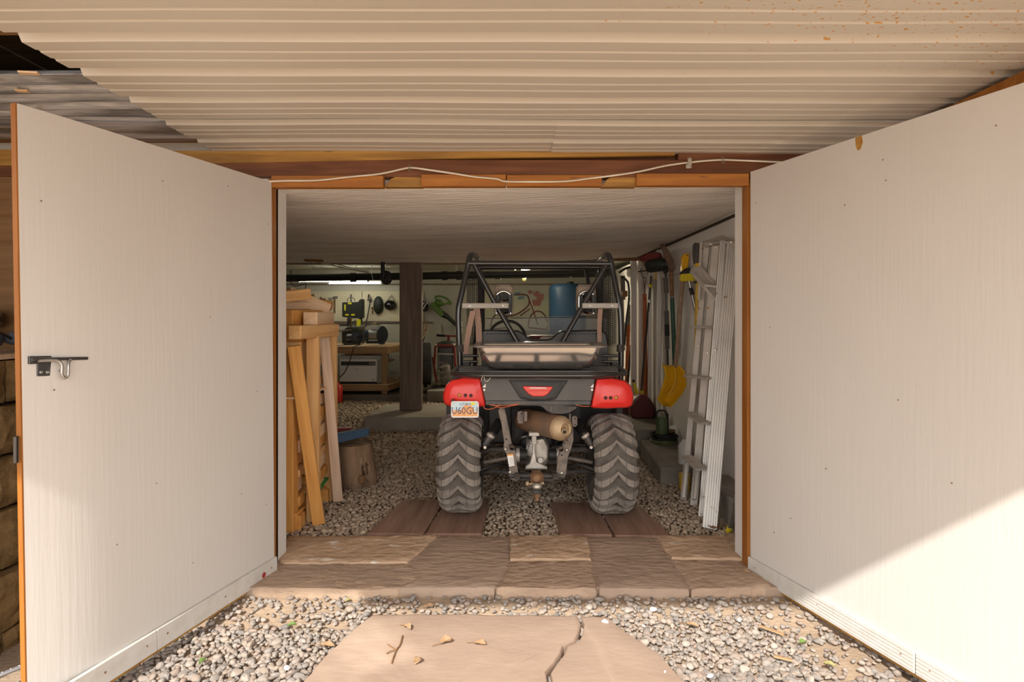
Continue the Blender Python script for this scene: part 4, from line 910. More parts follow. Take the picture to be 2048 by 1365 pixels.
# ================================================================ LUMBER RACK ON THE LEFT
lr = thing('lumber_rack', (-1.45, 3.8, 0), 'open wooden rack of upright posts and a shelf holding scrap lumber left of the vehicle', 'rack')
def vpost(px0, px1, y0, y1, Y, t, m, parent, **k):
    a = P(px0, y0, Y); b = P(px1, y1, Y)
    return board('post', (( a.x+b.x)/2, Y+t/2, max(.0, b.z)), ((a.x+b.x)/2, Y+t/2, a.z), b.x-a.x, t, MT[m], parent, up=(0,1,0), **k)
vpost(571, 586, 700, 1068, 3.46, .085, 'fir_orange', lr)
vpost(612, 637, 673, 1046, 3.62, .04, 'fir', lr)
vpost(648, 672, 672, 1012, 4.06, .04, 'fir', lr)
vpost(591, 613, 680, 950, 3.72, .04, 'fir', lr)
ob('shelf_board', MB().prism([(-2.0,3.44,.775),(-1.245,3.44,.775),(-1.20,4.13,.775),(-2.0,4.13,.775)], (0,0,.012)), MT['fir_pale'], lr)
ob('rail', MB().box(-2.0, -1.24, 4.06, 4.10, 1.06, 1.13), MT['fir'], lr)
ob('rail', MB().box(-2.0, -1.24, 3.50, 3.54, 1.03, 1.10), MT['fir'], lr)
for y0 in (3.50, 3.72, 4.02):
    ob('skid', MB().box(-2.0, -1.235, y0, y0+.09, .0, .085), MT['fir_orange'], lr, bevel=.004)
ob('base_board', MB().box(-2.0, -1.25, 3.48, 4.14, .085, .105), MT['fir_orange'], lr, bevel=.003)
def lean(p0, p1, w, t, m, label, up=(0.25,-1,0)):
    board('leaning_board', p0, p1, w, t, MT[m], up=up, label=label, cat='board', group='boards leaning on the lumber rack')
lean((-1.153,3.58,.012), P(588,692,3.40), .07, .036, 'fir_orange', 'orange-toned board leaning steeply on the rack nearest the doorway')
lean((-1.165,4.02,.012), P(649,674,3.92), .062, .036, 'wood_weathered', 'greyish weathered board leaning on the rack beside the stump')
# lumber lying on top
tops = 'short timbers piled on top of the lumber rack'
def beam(px, py0, py1, Y0, Y1, w, m, label, skew=0.0):
    a = P(px, (py0+py1)/2, Y0); h = (py1-py0)*Y0/F
    board('timber', (a.x-w/2, Y0, a.z), (a.x-w/2+skew, Y1, a.z), w, h, MT[m], up=(0,0,1), bevel=.005, label=label, cat='timber', group=tops)
beam(602, 651.5, 679.5, 3.40, 3.98, .075, 'fir', 'long thick timber lying flat across the tops of the rack posts', .05)
beam(634, 624.5, 650.5, 3.62, 4.05, .085, 'fir_pale', 'square sawn timber with a knot, on the flat timber atop the rack', -.022)
beam(586, 620, 651, 3.56, 3.95, .08, 'fir_orange', 'orange-brown timber end at the left of the pile by the door jamb', .06)
def chunk(c, ux, uy, uz, m, label):
    ux, uy, uz = Vector(ux), Vector(uy), Vector(uz); M = frame(ux, z=uz, o=c)
    L, Wd, H = ux.length, uy.length, uz.length
    ob('timber', MB().box(-L, L, -Wd, Wd, -H, H), MT[m], None, M, bevel=.005, label=label, cat='timber', group=tops)
chunk(P(612,611,3.98), (.10,.10,-.055), (.03,-.03,0), (.02,.02,.06), 'fir_pale', 'slanted block tilted up on top of the timber pile')
chunk(P(627,607,4.15), (.12,.02,-.02), (0,.045,0), (.01,0,.032), 'fir_orange', 'reddish short block behind the slanted block on the pile')
chunk(P(583,612,3.85), (.06,.10,.0), (-.04,.03,0), (0,0,.025), 'fir_pale', 'pale flat block under the leftmost chunk of the pile')
chunk(P(579,592,3.75), (.07,.09,.015), (-.05,.04,0), (0,0,.034), 'fir', 'rounded chunk of wood at the top left of the pile')
chunk(P(577,668,3.62), (.05,.12,0), (-.04,.02,0), (0,0,.055), 'fir_orange', 'dark orange chunk below the pile beside the door jamb')
# offcuts stacked inside the rack, ends outwards
ordn = ['bottom','second','third','fourth','fifth','sixth','seventh','eighth','ninth','tenth']
def offcut(y, z, w, h, tilt, m, label, out=0.0, L=.4):
    M = Matrix.Translation((-1.255+out, y, z)) @ Matrix.Rotation(R(tilt), 4, 'X') @ Matrix.Rotation(R(180), 4, 'Z')
    ob('wood_offcut', MB().box(0, L, -w/2, w/2, -h/2, h/2), MT[m], None, M, bevel=.004, label=label, cat='offcut', group='offcuts stacked inside the lumber rack')
rr = random.Random(21); cols = ['fir','fir_orange','fir_pale','wood_bench']
z = .125
for i in range(9):
    h = .045+.012*(i % 3); offcut(3.90+.02*((i*5) % 3), z+h/2, .22, h, 7 if i < 7 else -4, cols[i % 3], f'sawn offcut, {ordn[i]} from the bottom of the stack between the two rear rack posts', out=.01*(i % 2)); z += h+.013
z = .125
for i in range(8):
    h = .05+.012*((i+1) % 3); offcut(3.595, z+h/2, .10, h, 6 if i != 3 else 2, cols[(i+1) % 3], f'sawn offcut, {ordn[i]} from the bottom of the stack by the front rack post', out=-.02*(i % 2)); z += h+.018
ob('painted_slat', MB().prism([(-1.238,3.78,.118),(-1.238,4.05,.150),(-1.238,4.05,.163),(-1.238,3.78,.131)], (-.2,0,0)), mat('green_paint',(.03,.26,.06),.5), label='thin slat with a green painted edge low in the stack', cat='slat')
for i in range(4):
    offcut(3.92, .825+.066*i, .20, .05, 4*(-1)**i, cols[i % 3], f'offcut lying on the rack shelf, {ordn[i]} from the shelf board', out=-.05*(i % 2))
# ---------------------------------------------------------------- chopping stump with blue vise plate
st = thing('tree_stump', (-1.195, 4.50, 0), 'upright bark-covered tree stump used as a chopping block beside the lumber rack', 'stump')
rings = []; rs = random.Random(4); amp = [rs.uniform(.93,1.07) for _ in range(22)]
for z, r0 in ((0,.185),(.04,.19),(.10,.178),(.18,.165),(.26,.158),(.302,.152),(.305,.13)):
    rings.append([Vector((-1.195+math.cos(2*math.pi*k/22)*r0*amp[k], 4.50+math.sin(2*math.pi*k/22)*r0*amp[k], z)) for k in range(22)])
ob('bark', MB().loft(rings), MT['bark'], st, smooth=60)
ob('bare_wood', MB().prism([P(690,899,4.345), P(703,898,4.345), P(703,915,4.34), P(698,932,4.335), P(690,932,4.335)], (0,.04,0)), MT['fir_pale'], st)
for x, y in ((693,968),(722,960)):
    ob('knot', MB().lathe([(.035,0),(.028,.014),(.012,.018)], P(x,y,4.345), (.1,-1,0), 12), MT['wood_brown'], st, smooth=50)
vp = thing('blue_vise', (-1.15, 4.42, .35), 'blue painted steel angle plate lying on the tree stump', 'vise')
ob('plate', MB().prism([P(664,872,4.38), P(738,859,4.5), P(738,872,4.5), P(664,890,4.38)], (-.01,.02,0)), MT['blue_paint'], vp, bevel=.002)
ob('flange', MB().prism([P(664,872,4.38), P(738,859,4.5), P(738,858,4.62), P(664,868,4.55)], (0,0,.008)), MT['blue_paint'], vp)
ob('lug', MB().box(-1.29, -1.25, 4.30, 4.315, .25, .345), MT['blue_paint'], vp)
ob('wood_block', MB().obox(P(687,860,4.62), (.055,.01,0), (-.005,.03,0), (0,0,.018)), MT['red_paint'], bevel=.003, label='small wood block with a red side on the blue plate', cat='block')
def PL(px, py, Y): return P(px, py, Y*(1+.06*max(0, 1000-py)/520))
# ================================================================ RIGHT WALL: LADDER
ld = thing('step_ladder', (1.24, 3.9, 0), 'folded old aluminium step ladder leaning against the right wall', 'ladder')
def rail(p0, p1, w, t, n, name='side_rail', m='alu', ribs=3, **k):
    p0, p1 = Vector(p0), Vector(p1)
    o = board(name, p0, p1, w, t, MT[m], ld, up=n, bevel=.002, **k)
    M = WM[o.name]; L = (p1-p0).length
    for i in range(ribs):
        y = -w/2+w*(i+1)/(ribs+1)
        ob('flange_rib', MB().box(0, L, y-.0035, y+.0035, t/2, t/2+.006), MT[m], o, M)
    return o
nn = (-.55,-.83,0)
A0, A1 = G(1417,1062), PL(1456,480,3.72); B0, B1 = G(1406,1040), PL(1430,478,3.74)
rail(G(1420,1058)+Vector((0,0,.0)), PL(1468,484,3.70), .085, .022, nn, ribs=5, label='fluted wide side rail')
rail(G(1404,1034), PL(1447,482,3.76), .042, .022, nn, ribs=3)
rail(G(1388,1012), PL(1432,492,3.90), .05, .02, nn, m='alu_old', ribs=0)
rail(G(1367,1002), PL(1414,490,4.02), .04, .02, nn, m='alu_old', ribs=0)
tc = ob('top_cap', MB().prism([PL(1402,484,4.08), PL(1444,470,3.74), PL(1470,482,3.66), PL(1470,496,3.66), PL(1444,484,3.74), PL(1402,498,4.08)], (.03,.04,0)), MT['alu_old'], ld, bevel=.002)
for (x0, y0, Y0), (x1, y1, Y1) in (((1384,655,3.98),(1428,655,3.80)), ((1375,752,3.94),(1422,757,3.74)), ((1377,826,3.92),(1411,848,3.70)), ((1374,913,3.85),(1402,940,3.66))):
    board('step', PL(x0,y0,Y0), PL(x1,y1,Y1), .07, .016, MT['alu_old'], ld, up=(0,0,1), bevel=.002)
ob('bucket_shelf', MB().prism([PL(1381,540,4.05), PL(1402,534,4.0), PL(1434,576,3.82), PL(1409,573,3.85)], (0,0,.012)).prism([PL(1381,540,4.05), PL(1409,573,3.85), PL(1434,600,3.80), PL(1432,606,3.80), PL(1406,578,3.85), PL(1379,545,4.05)], (.006,-.006,0)), MT['alu_old'], ld, bevel=.001, label='folded bucket shelf')
for a, b in ((PL(1408,574,3.84), PL(1432,602,3.78)), (PL(1463,640,3.66), PL(1431,701,3.68)), (PL(1402,484,4.02), PL(1398,600,3.98))):
    board('brace', a, b, .018, .005, MT['alu_old'], ld, up=nn, bevel=.001)
for x, y, Y in ((1422,489,3.86),(1433,495,3.84),(1462,485,3.655),(1396,692,3.93),(1415,706,3.86),(1431,701,3.675),(1449,714,3.66),(1402,1029,3.60),(1410,1030,3.60)):
    ob('rivet', MB().lathe([(.006,0),(.005,.004)], PL(x,y,Y-.02), nn, 8), MT['bolt_metal'], ld)
for x, y, Y in ((1374,925,3.86),(1396,935,3.80)):
    ob('foot_tube', MB().tube([PL(x,y,Y), PL(x-7,y+72 if x < 1390 else y+65,Y-.1)], .014, 10), MT['alu'], ld, smooth=50)
KT = 1.125
def PT(px, py, Y): return P(px, py, Y*KT)
# ---------------------------------------------------------------- tools hung along the right wall
def tool(name, label, cat, base): return thing(name, base, label, cat, 'long-handled tools on the right wall')
def pole(parent, name, a, b, r, m, seg=9, **k): return ob(name, MB().tube([a, b], r*KT, seg), MT[m], parent, smooth=50, **k)
# white wall post
ob('wall_post', MB().box(1.372, 1.436, 6.90, 6.96, 0.19, 1.90), MT['paint_white'], label='white square post standing at the end of the tool wall', cat='post', bevel=.004)
for px in (1281, 1301, 1319):
    p = PT(px, 700, {1281:6.0, 1301:5.6, 1319:5.25}[px]); ob('wall_batten', MB().box(p.x-.02, p.x+.012, p.y, p.y+.04, .2, 1.90), MT['wall_paint'], label=f'pale vertical wall batten behind the tools, {"nearest the white post" if px==1281 else "middle of three" if px==1301 else "nearest the snow shovel"}', cat='batten', group='vertical wall battens')
hooks = thing('tool_rail', (1.29, 5.2, 1.58), 'thin horizontal hanging rail with pegs behind the tool heads', 'rail')
board('rail_board', (1.462,6.7,1.66), (1.470,5.1,1.66), .018, .075, MT['paint_white'], hooks, up=(0,0,1))
for px, py, Y in ((1349,540,4.85),(1318,552,5.3),(1296,562,5.75),(1332,550,5.0)):
    ob('peg', MB().tube([PT(px,py,Y), PT(px+14,py+4,Y+.0)], .004, 6), MT['steel'], hooks)
# rusty spade
t = tool('spade', 'rusty round-point spade with a green handle hung blade up', 'spade', PT(1350,732,4.72))
bl = [PT(x,y,4.66) for x, y in ((1321,489),(1329,488),(1340,503),(1349,524),(1352,537),(1347,545),(1340,545),(1335,528),(1327,508))]
ob('blade', MB().loft([[p+Vector((.0,.02,0)) for p in bl], [p.lerp(sum(bl,Vector())/9,.15)+Vector((0,-.012,0)) for p in bl]]), mat('rust_brown',(.14,.085,.06),.75,.2,(.21,.13,.09),18,bump=.2), t, smooth=50)
pole(t, 'socket', PT(1342,540,4.68), PT(1344,594,4.70), .016, 'rust')
pole(t, 'handle', PT(1344,594,4.70), PT(1350,745,4.74), .017, 'green_handle')
ob('ferrule', MB().lathe([(.0185,0),(.0185,.016)], PT(1344,593,4.70), (0,0,-1), 10), MT['chrome'], t)
# roller / push broom
t = tool('push_broom', 'wide dark push broom head lying across the tool pegs', 'broom', PT(1313,548,4.95))
ob('broom_head', MB().tube([PT(1291,536,5.05), PT(1300,533,5.04), PT(1325,529,4.95), PT(1337,528,4.92)], [.045,.062,.062,.04], 12), MT['saw_green'], t, smooth=60)
ob('brace', MB().tube([PT(1276,544,5.0), PT(1295,541,5.0)], .006, 6).tube([PT(1330,545,4.9), PT(1338,535,4.85)], .008, 6), MT['rubber_black'], t)
# red scoop
t = tool('red_scoop', 'red plastic scoop resting flat above the dark broom head', 'scoop', PT(1300,522,5.1))
a = [PT(x,y,5.1) for x, y in ((1281,514),(1290,508),(1312,504),(1322,507),(1326,515),(1312,521),(1293,524),(1283,520))]
ob('scoop_pan', MB().loft([[p+Vector((0,.10,0)) for p in a], a, [p.lerp(sum(a,Vector())/8,.25)-Vector((0,.03,0)) for p in a]]), MT['red_paint'], t, smooth=50)
ob('scoop_handle', MB().tube([PT(1281,519,5.15), PT(1228,520,5.6)], .014, 8), MT['wood_brown'], t, smooth=50)
# foam-grip telescoping pole
t = tool('telescopic_pole', 'black telescoping pole with grey foam grips', 'pole', PT(1336,742,4.95))
pole(t, 'shaft', PT(1331,540,4.92), PT(1336,745,4.96), .009, 'black_metal')
for y0, y1, r, m in ((556,586,.019,'foam_grey'),(622,648,.019,'foam_grey'),(649,672,.020,'rubber_black'),(673,698,.018,'foam_grey')):
    x0 = 1331+5*(y0-540)/205; x1 = 1331+5*(y1-540)/205; pole(t, 'foam_grip' if m != 'rubber_black' else 'twist_lock', PT(x0,y0,4.91), PT(x1,y1,4.92), r, m)
ob('clip', MB().tube([PT(1326,541,4.9), PT(1331,552,4.9), PT(1336,541,4.9)], .006, 6), MT['rubber_black'], t)
# dark pole with orange socket
t = tool('dark_pole', 'long dark pole with an orange socket at its top end', 'pole', PT(1318,846,5.4))
pole(t, 'shaft', PT(1314,558,5.32), PT(1317,846,5.42), .012, 'green_handle')
pole(t, 'socket', PT(1314,546,5.32), PT(1314,560,5.32), .017, 'yellow_plastic')
ob('hook_bracket', MB().obox(PT(1324,736,5.34), (.035,0,0), (0,.01,0), (0,0,.012)), MT['rubber_black'], t)
# slim black pole, yellow bands
t = tool('slim_pole', 'slim black pole slanting down with a yellow band and yellow tip', 'pole', PT(1281,800,5.75))
pole(t, 'shaft', PT(1302,552,5.55), PT(1282,792,5.75), .011, 'black_metal')
pole(t, 'band', PT(1301,569,5.55), PT(1300.5,574,5.56), .0145, 'yellow')
pole(t, 'tip', PT(1284,782,5.72), PT(1283,806,5.72), .017, 'yellow')
ob('collar', MB().lathe([(.015,0),(.015,.03)], PT(1299,600,5.57), (0,0,-1), 8), MT['steel'], t)
# spring rake, orange handle
t = tool('spring_rake', 'orange-handled rake with a bent wire head', 'rake', PT(1290,810,5.85))
pole(t, 'handle', PT(1289,588,5.8), PT(1291,806,5.86), .021, 'orange_handle')
ob('wire_head', MB().tube(smooth_path([PT(1289,590,5.8), PT(1287,560,5.8), PT(1283,548,5.8), PT(1282,538,5.78)], 3), .006, 6).tube(smooth_path([PT(1289,590,5.8), PT(1291,560,5.8), PT(1295,552,5.8), PT(1294,540,5.78)], 3), .006, 6).tube(smooth_path([PT(1284,551,5.79), PT(1290,557,5.79), PT(1295,549,5.79)], 3), .005, 6), MT['dirty_metal'], t)
# snow shovel
t = tool('snow_shovel', 'yellow plastic snow shovel hung with its scoop at the bottom', 'shovel', PT(1345,814,4.5))
pole(t, 'shaft', PT(1367,535,4.42), PT(1351,735,4.52), .0155, 'handle_wood')
g = [PT(x,y,4.40) for x, y in ((1363,546),(1364,514),(1370,507),(1378,507),(1378,520),(1374,545))]
ob('grip', MB().prism(g, (0,.04,0)), MT['yellow_plastic'], t, bevel=.006, bseg=2)
ob('grip_hole', MB().lathe([(.007,0),(.007,.002)], PT(1374,511,4.40), (0,-1,0), 10), MT['rust'], t)
def sc(px, py, Y): return PT(px, py, Y)
rows = []
for py, xa, xb, d in ((729,1325,1359,0),(737,1329,1367,.01),(752,1331,1371,.015),(768,1327,1372,.01),(785,1321,1364,-.005),(800,1315,1352,-.02),(812,1327,1340,-.03)):
    rows.append([sc(xa+(xb-xa)*q/8, py+(4*q/8 if py < 740 else 3*q/8), 4.50-d+(-.05*math.sin(math.pi*q/8)*(-1)) - .05*abs(q/8-.5)) for q in range(9)])
mb = MB()
front = [v for r_ in rows for v in r_]; n = 9; fs = []
for i in range(len(rows)-1):
    for j in range(8): fs.append((i*n+j, i*n+j+1, (i+1)*n+j+1, (i+1)*n+j))
o = ob('scoop', mb.add(front, fs), MT['yellow_plastic'], t, smooth=60); sm = o.modifiers.new('thick', 'SOLIDIFY'); sm.thickness = .006
ob('scoop_rib', MB().tube(smooth_path([PT(1346,733,4.46), PT(1351,752,4.47), PT(1347,772,4.46), PT(1336,792,4.45)], 4), .009, 7), MT['yellow_plastic'], t, smooth=60)
for dx in (0, 7): ob('scoop_rib', MB().tube([PT(1338+dx,776,4.48), PT(1329+dx,790,4.48)], .005, 6), MT['yellow_plastic'], t, smooth=60)
# upright corn broom
t = tool('whisk_broom', 'grey bristle broom standing bristles up with a yellow collar', 'broom', PT(1396,600,4.2))
bx = [PT(x,y,4.18) for x, y in ((1391,528),(1388,505),(1389,489),(1395,484),(1402,486),(1402,508),(1400,528))]
ob('bristles', MB().loft([[p+Vector((0,.05,0)) for p in bx], [p.lerp(sum(bx,Vector())/7,.15) for p in bx]]), MT['bristle_grey'], t, smooth=50)
for i in range(6): ob('bristle_tuft', MB().tube([PT(1391+1.8*i,528,4.175), PT(1389.5+2.4*i,486+(i%3)*2,4.17)], .006, 5), MT['bristle_grey'], t)
ob('collar', MB().tube([PT(1395,527,4.18), PT(1395.5,534,4.18)], .036, 10, flat=.6), MT['yellow_plastic'], t, smooth=50)
pole(t, 'handle', PT(1395,560,4.2), PT(1393,664,4.22), .015, 'yellow_paint')
pole(t, 'handle', PT(1393,664,4.22), PT(1389,790,4.26), .014, 'yellow_paint')
ob('clip', MB().tube([PT(1388,566,4.17), PT(1396,562,4.17), PT(1400,567,4.17)], .008, 6), MT['rubber_black'], t)
# yellow brush
t = tool('yellow_brush', 'bright yellow bristle brush with a silver telescoping handle', 'brush', PT(1377,640,4.3))
ob('bristles', MB().prism([PT(1363,549,4.28), PT(1384,546,4.28), PT(1391,556,4.28), PT(1389,561,4.28), PT(1366,563.5,4.28), PT(1362,560,4.28)], (0,.05,0)), MT['yellow'], t, bevel=.004)
for i in range(8): ob('bristle_tuft', MB().tube([PT(1365+2.8*i,548,4.275), PT(1364+3.1*i,562.5,4.27)], .005, 5), MT['yellow'], t)
ob('brush_block', MB().prism([PT(1363,545,4.28), PT(1375,536,4.28), PT(1392,534,4.28), PT(1392,545,4.28), PT(1364,550,4.28)], (0,.06,0)), MT['rubber_black'], t, bevel=.004)
pole(t, 'handle', PT(1378,562,4.30), PT(1393,630,4.30), .011, 'steel'); pole(t, 'grip', PT(1381,576,4.295), PT(1385,590,4.295), .0145, 'rubber_black')
# cluster beyond the white post
t = tool('pruning_saw', 'dark pruning saw with a curved blade hanging beyond the white post', 'saw', PT(1255,700,6.6))
ob('blade', MB().tube(smooth_path([PT(1243,553,6.6), PT(1252,560,6.6), PT(1257,570,6.6), PT(1258,600,6.6), PT(1253,640,6.6), PT(1249,690,6.6)], 4), .014, 7), MT['rubber_black'], t, smooth=60)
t = tool('red_hoe', 'red-handled hoe beside the black vehicle cage', 'hoe', PT(1253,790,6.7))
pole(t, 'handle', PT(1257,650,6.7), PT(1253,770,6.8), .022, 'orange_handle'); pole(t, 'ferrule', PT(1259,610,6.7), PT(1257,655,6.7), .017, 'dirty_metal')
t = tool('hedge_trimmer', 'grey and brown hedge trimmer hanging by the post', 'trimmer', PT(1246,660,6.9))
pole(t, 'shaft', PT(1245,552,6.9), PT(1246,600,6.9), .028, 'foam_grey'); pole(t, 'shaft', PT(1244,600,6.9), PT(1247,700,6.9), .020, 'dirty_metal')
ob('motor_block', MB().obox(PT(1249,588,6.88), (.035,0,0), (0,.04,0), (0,0,.04)), MT['wood_brown'], t, bevel=.01)
t = tool('brown_rake', 'dark wooden rake handle low behind the vehicle fender', 'rake', PT(1252,775,7.0))
pole(t, 'handle', PT(1262,690,6.4), PT(1250,832,6.6), .012, 'rubber_black')
ch = thing('chain', PT(1251,680,6.75), 'short steel chain hanging by the red hoe', 'chain')
for i in range(6):
    p = PT(1250+(i % 2)*2, 650+9*i, 6.72); ob('link', MB().tube([p+Vector((.016*math.cos(a)*(1 if i % 2 else .4), .016*math.cos(a)*(.3 if i % 2 else 1), .028*math.sin(a))) for a in np.linspace(0, 2*math.pi, 9)[:-1]], .005, 5, closed=True), MT['steel'], ch)
ob('drain_hose', MB().tube(smooth_path([PT(1118,521,6.85), PT(1130,512,6.8), PT(1160,512,6.8), PT(1178,513,6.8), PT(1188,508,6.8), PT(1193,503,6.8)], 5), .042, 12), MT['black_pipe'], smooth=60, label='thick black ribbed drain hose under the ceiling above the vehicle cage', cat='hose')
ob('bent_rod', MB().tube(smooth_path([PT(1238,546,6.2), PT(1250,538,6.2), PT(1262,534,6.2), PT(1268,528,6.2)], 4), .014, 7), MT['rubber_black'], smooth=60, label='short dark bent rod tucked under the ceiling beside the post', cat='rod')
# ---------------------------------------------------------------- fuel cans, pump, small stuff on the footing
def can(cx, cy, w, h, Y, label, spouts):
    c = thing('fuel_can', P(cx, cy+h/2, Y), label, 'fuel can', 'red fuel cans by the right wall')
    o_ = [(-.5,.35),(-.5,-.05),(-.30,-.38),(-.1,-.5),(.12,-.5),(.36,-.25),(.5,.1),(.5,.38),(.42,.5),(-.40,.5)]
    a = [P(cx+x*w, cy+y*h, Y) for x, y in o_]; m_ = sum(a, Vector())/len(a)
    ob('body', MB().loft([[p.lerp(m_,.12)+Vector((0,-.03,0)) for p in a], [p.lerp(m_,.02) for p in a], a, [p+Vector((0,.14,0)) for p in a], [p.lerp(m_,.12)+Vector((0,.17,0)) for p in a]]), MT['red_dark'], c, smooth=50)
    for (x0, y0, x1, y1) in spouts:
        ob('spout', MB().tube([P(x0,y0,Y+.02), P((x0+x1)/2,(y0+y1)/2,Y), P(x1,y1,Y)], [.012,.016,.022], 10), MT['yellow'], c, smooth=50)
        ob('spout_tip', MB().tube([P(x0,y0,Y+.02), P(x0-1.5,y0-6,Y+.02)], .011, 8), MT['rubber_black'], c)
    return c
can(1286, 814, 50, 46, 6.2, 'dark red plastic fuel can with a yellow spout standing on the footing', [(1268,766,1274,788)])
can(1250, 816, 36, 36, 6.55, 'second dark red fuel can half hidden behind the right fender', [])
pc = G(1329, 886, .125)
pu = thing('sump_pump', pc, 'green submersible sump pump with a coiled black cord on the concrete footing', 'pump')
cz = .125
pcx, pcy = pc.x, pc.y+.02
rings = []
for z, r0 in ((cz,.115),(cz+.018,.122),(cz+.034,.112)):
    rings.append([Vector((pcx+math.cos(2*math.pi*k/24)*r0*(1+.03*((k % 4)-1.5)/1.5), pcy+math.sin(2*math.pi*k/24)*r0, z)) for k in range(24)])
ob('base', MB().loft(rings), MT['pump_base'], pu, smooth=40)
mb = MB()
for i in range(5):
    rr_ = .112-.012*(i % 2); mb.tube([Vector((pcx+.012*math.sin(i)+rr_*math.cos(a), pcy+rr_*math.sin(a), cz+.036+.010*i+.004*math.sin(3*a+i))) for a in np.linspace(0, 2*math.pi, 22)[:-1]], .007, 6, closed=True)
ob('cord', mb, MT['rubber_black'], pu, smooth=60)
bxp = P(1323,850,pcy).x
ob('body', MB().lathe([(.046,0),(.050,.03),(.050,.15),(.044,.165),(.02,.17)], (bxp, pcy, cz+.06), (0,0,1), 20), MT['pump_green'], pu, smooth=40)
ob('collar', MB().lathe([(.055,0),(.055,.05)], (bxp, pcy, cz+.03), (0,0,1), 20), MT['rubber_black'], pu, smooth=40)
zt_ = cz+.225
ob('handle', MB().tube(smooth_path([(bxp-.044,pcy,zt_-.02),(bxp-.036,pcy,zt_+.05),(bxp+.036,pcy,zt_+.05),(bxp+.046,pcy,zt_-.02)], 4), .008, 8).tube([(bxp+.055,pcy,cz+.05),(bxp+.052,pcy,zt_+.03)], .011, 8), MT['rubber_black'], pu, smooth=50)
ob('label_tag', MB().obox((bxp+.115,pcy+.06,cz+.12), (.028,0,.004), (0,.003,0), (0,0,.018)), MT['white_print'], pu)
ob('outlet', MB().tube([(bxp+.07,pcy+.05,cz+.09),(bxp+.13,pcy+.06,cz+.085)], .020, 10), MT['wood_brown'], pu, smooth=50)
ob('paint_pail', MB().lathe([(.036,0),(.042,.11),(.044,.12),(.038,.122)], (P(1369,0,4.30).x,4.30,.0), (0,0,1), 18), MT['yellow_paint'], smooth=40, label='small yellow pail hidden behind the ladder rail', cat='pail')
ob('white_jug', MB().lathe([(.05,0),(.052,.13),(.03,.16),(.02,.18)], (P(1372,0,4.55).x,4.58,.126), (0,0,1), 16), MT['white_plastic'], smooth=40, label='white plastic jug behind the ladder above the yellow pail', cat='jug')
a, b = G(1457,1064), P(1476,992,3.30)
t = thing('grey_pole', a, 'grey metal pole with a yellow tip leaning by the right door jamb', 'pole')
pole(t, 'shaft', a.lerp(b,.12), P(1479,975,3.32), .013, 'steel'); pole(t, 'tip', a, a.lerp(b,.14), .0145, 'yellow')
for i, (px, py, m, lb) in enumerate(((1408,1024,'leaf_brown','curled dead leaf at the foot of the ladder'),(1437,1055,'leaf_brown','heap of brown dead leaf scraps beside the grey pole'),(1425,1058,'leaf_brown','brown leaf scrap just below the fluted ladder rail'))):
    p = G(px,py,.012); mb = MB(); rl = random.Random(i)
    for k in range(6):
        c = p+Vector((rl.uniform(-.05,.05), rl.uniform(-.03,.03), rl.uniform(0,.012))); u_ = Vector((rl.uniform(-.04,.04), rl.uniform(-.02,.02), rl.uniform(-.004,.008))); v_ = Vector((rl.uniform(-.008,.008), .012, rl.uniform(-.006,.006)))
        mb.add([c-u_, c+v_, c+u_, c-v_, c+Vector((0,0,.004))], [(0,1,4),(1,2,4),(2,3,4),(3,0,4),(0,3,2,1)])
    ob('dead_leaves', mb, MT[m], label=lb, cat='leaf')
# ================================================================ WORKSHOP AT THE BACK
# pipes under the ceiling
dp = thing('drain_pipe', (-1.0, 8.5, 1.75), 'fat black drain pipe running across under the back ceiling', 'pipe')
ob('pipe', MB().tube([(-3.8,8.55,1.775),(-1.75,8.5,1.80),(1.4,8.45,1.86)], .053, 14), MT['black_pipe'], dp, smooth=60)
for x in (-2.25, -.95, -.75, -.2):
    z = 1.80+(x+1.75)*.019; ob('coupling', MB().lathe([(.064,-.04),(.064,.04)], (x,8.50,z), (1,0,.02), 16), MT['black_pipe'], dp, smooth=40)
ob('strap', MB().tube([(-1.96,8.42,2.0),(-1.97,8.40,1.85),(-1.95,8.43,1.74)], .012, 6, flat=.3), MT['white_plastic'], dp)
p2_ = thing('thin_pipe', (0, 9.2, 1.8), 'thin black pipe parallel below the fat drain pipe', 'pipe')
ob('pipe', MB().tube([(-3.8,9.3,1.80),(1.45,9.2,1.862)], .024, 10), MT['black_pipe'], p2_, smooth=60)
for x in (-.85, .05, .9): ob('bracket', MB().box(x-.014, x+.014, 9.17, 9.19, 1.83, 2.018), MT['white_plastic'], p2_)
tr = thing('sink_trap', P(768,560,6.9), 'black plastic drain trap hanging from the low ceiling', 'pipe')
ob('drop', MB().tube([P(766,525,6.88), P(766,556,6.88)], .026, 12), MT['black_pipe'], tr, smooth=60)
c = P(773,556,6.88); ob('bend', MB().tube([c+Vector((.042*math.cos(a), .0, .058*math.sin(a))) for a in np.linspace(math.pi, 3.3*math.pi*.97, 14)], .026, 12), MT['black_pipe'], tr, smooth=60)
ob('conduit', MB().tube([P(632,522,6.7), P(672,531,7.2), P(736,545,8.3)], .018, 8), MT['steel'], smooth=60, label='thin steel conduit slanting down from the ceiling junction', cat='conduit')
ob('conduit', MB().tube([(-3.7,7.6,1.97),(-.2,7.6,1.975)], .028, 10), MT['white_plastic'], smooth=60, label='white pipe running sideways just behind the low ceiling edge', cat='pipe')
ob('junction_cluster', MB().obox(P(620,521,6.6), (.05,0,0), (0,.05,0), (0,0,.014)).obox(P(636,521,6.6), (.05,0,0), (0,.04,0), (0,0,.018)), MT['wood_brown'], bevel=.006, label='dark rusty junction bracket on the low ceiling', cat='bracket')
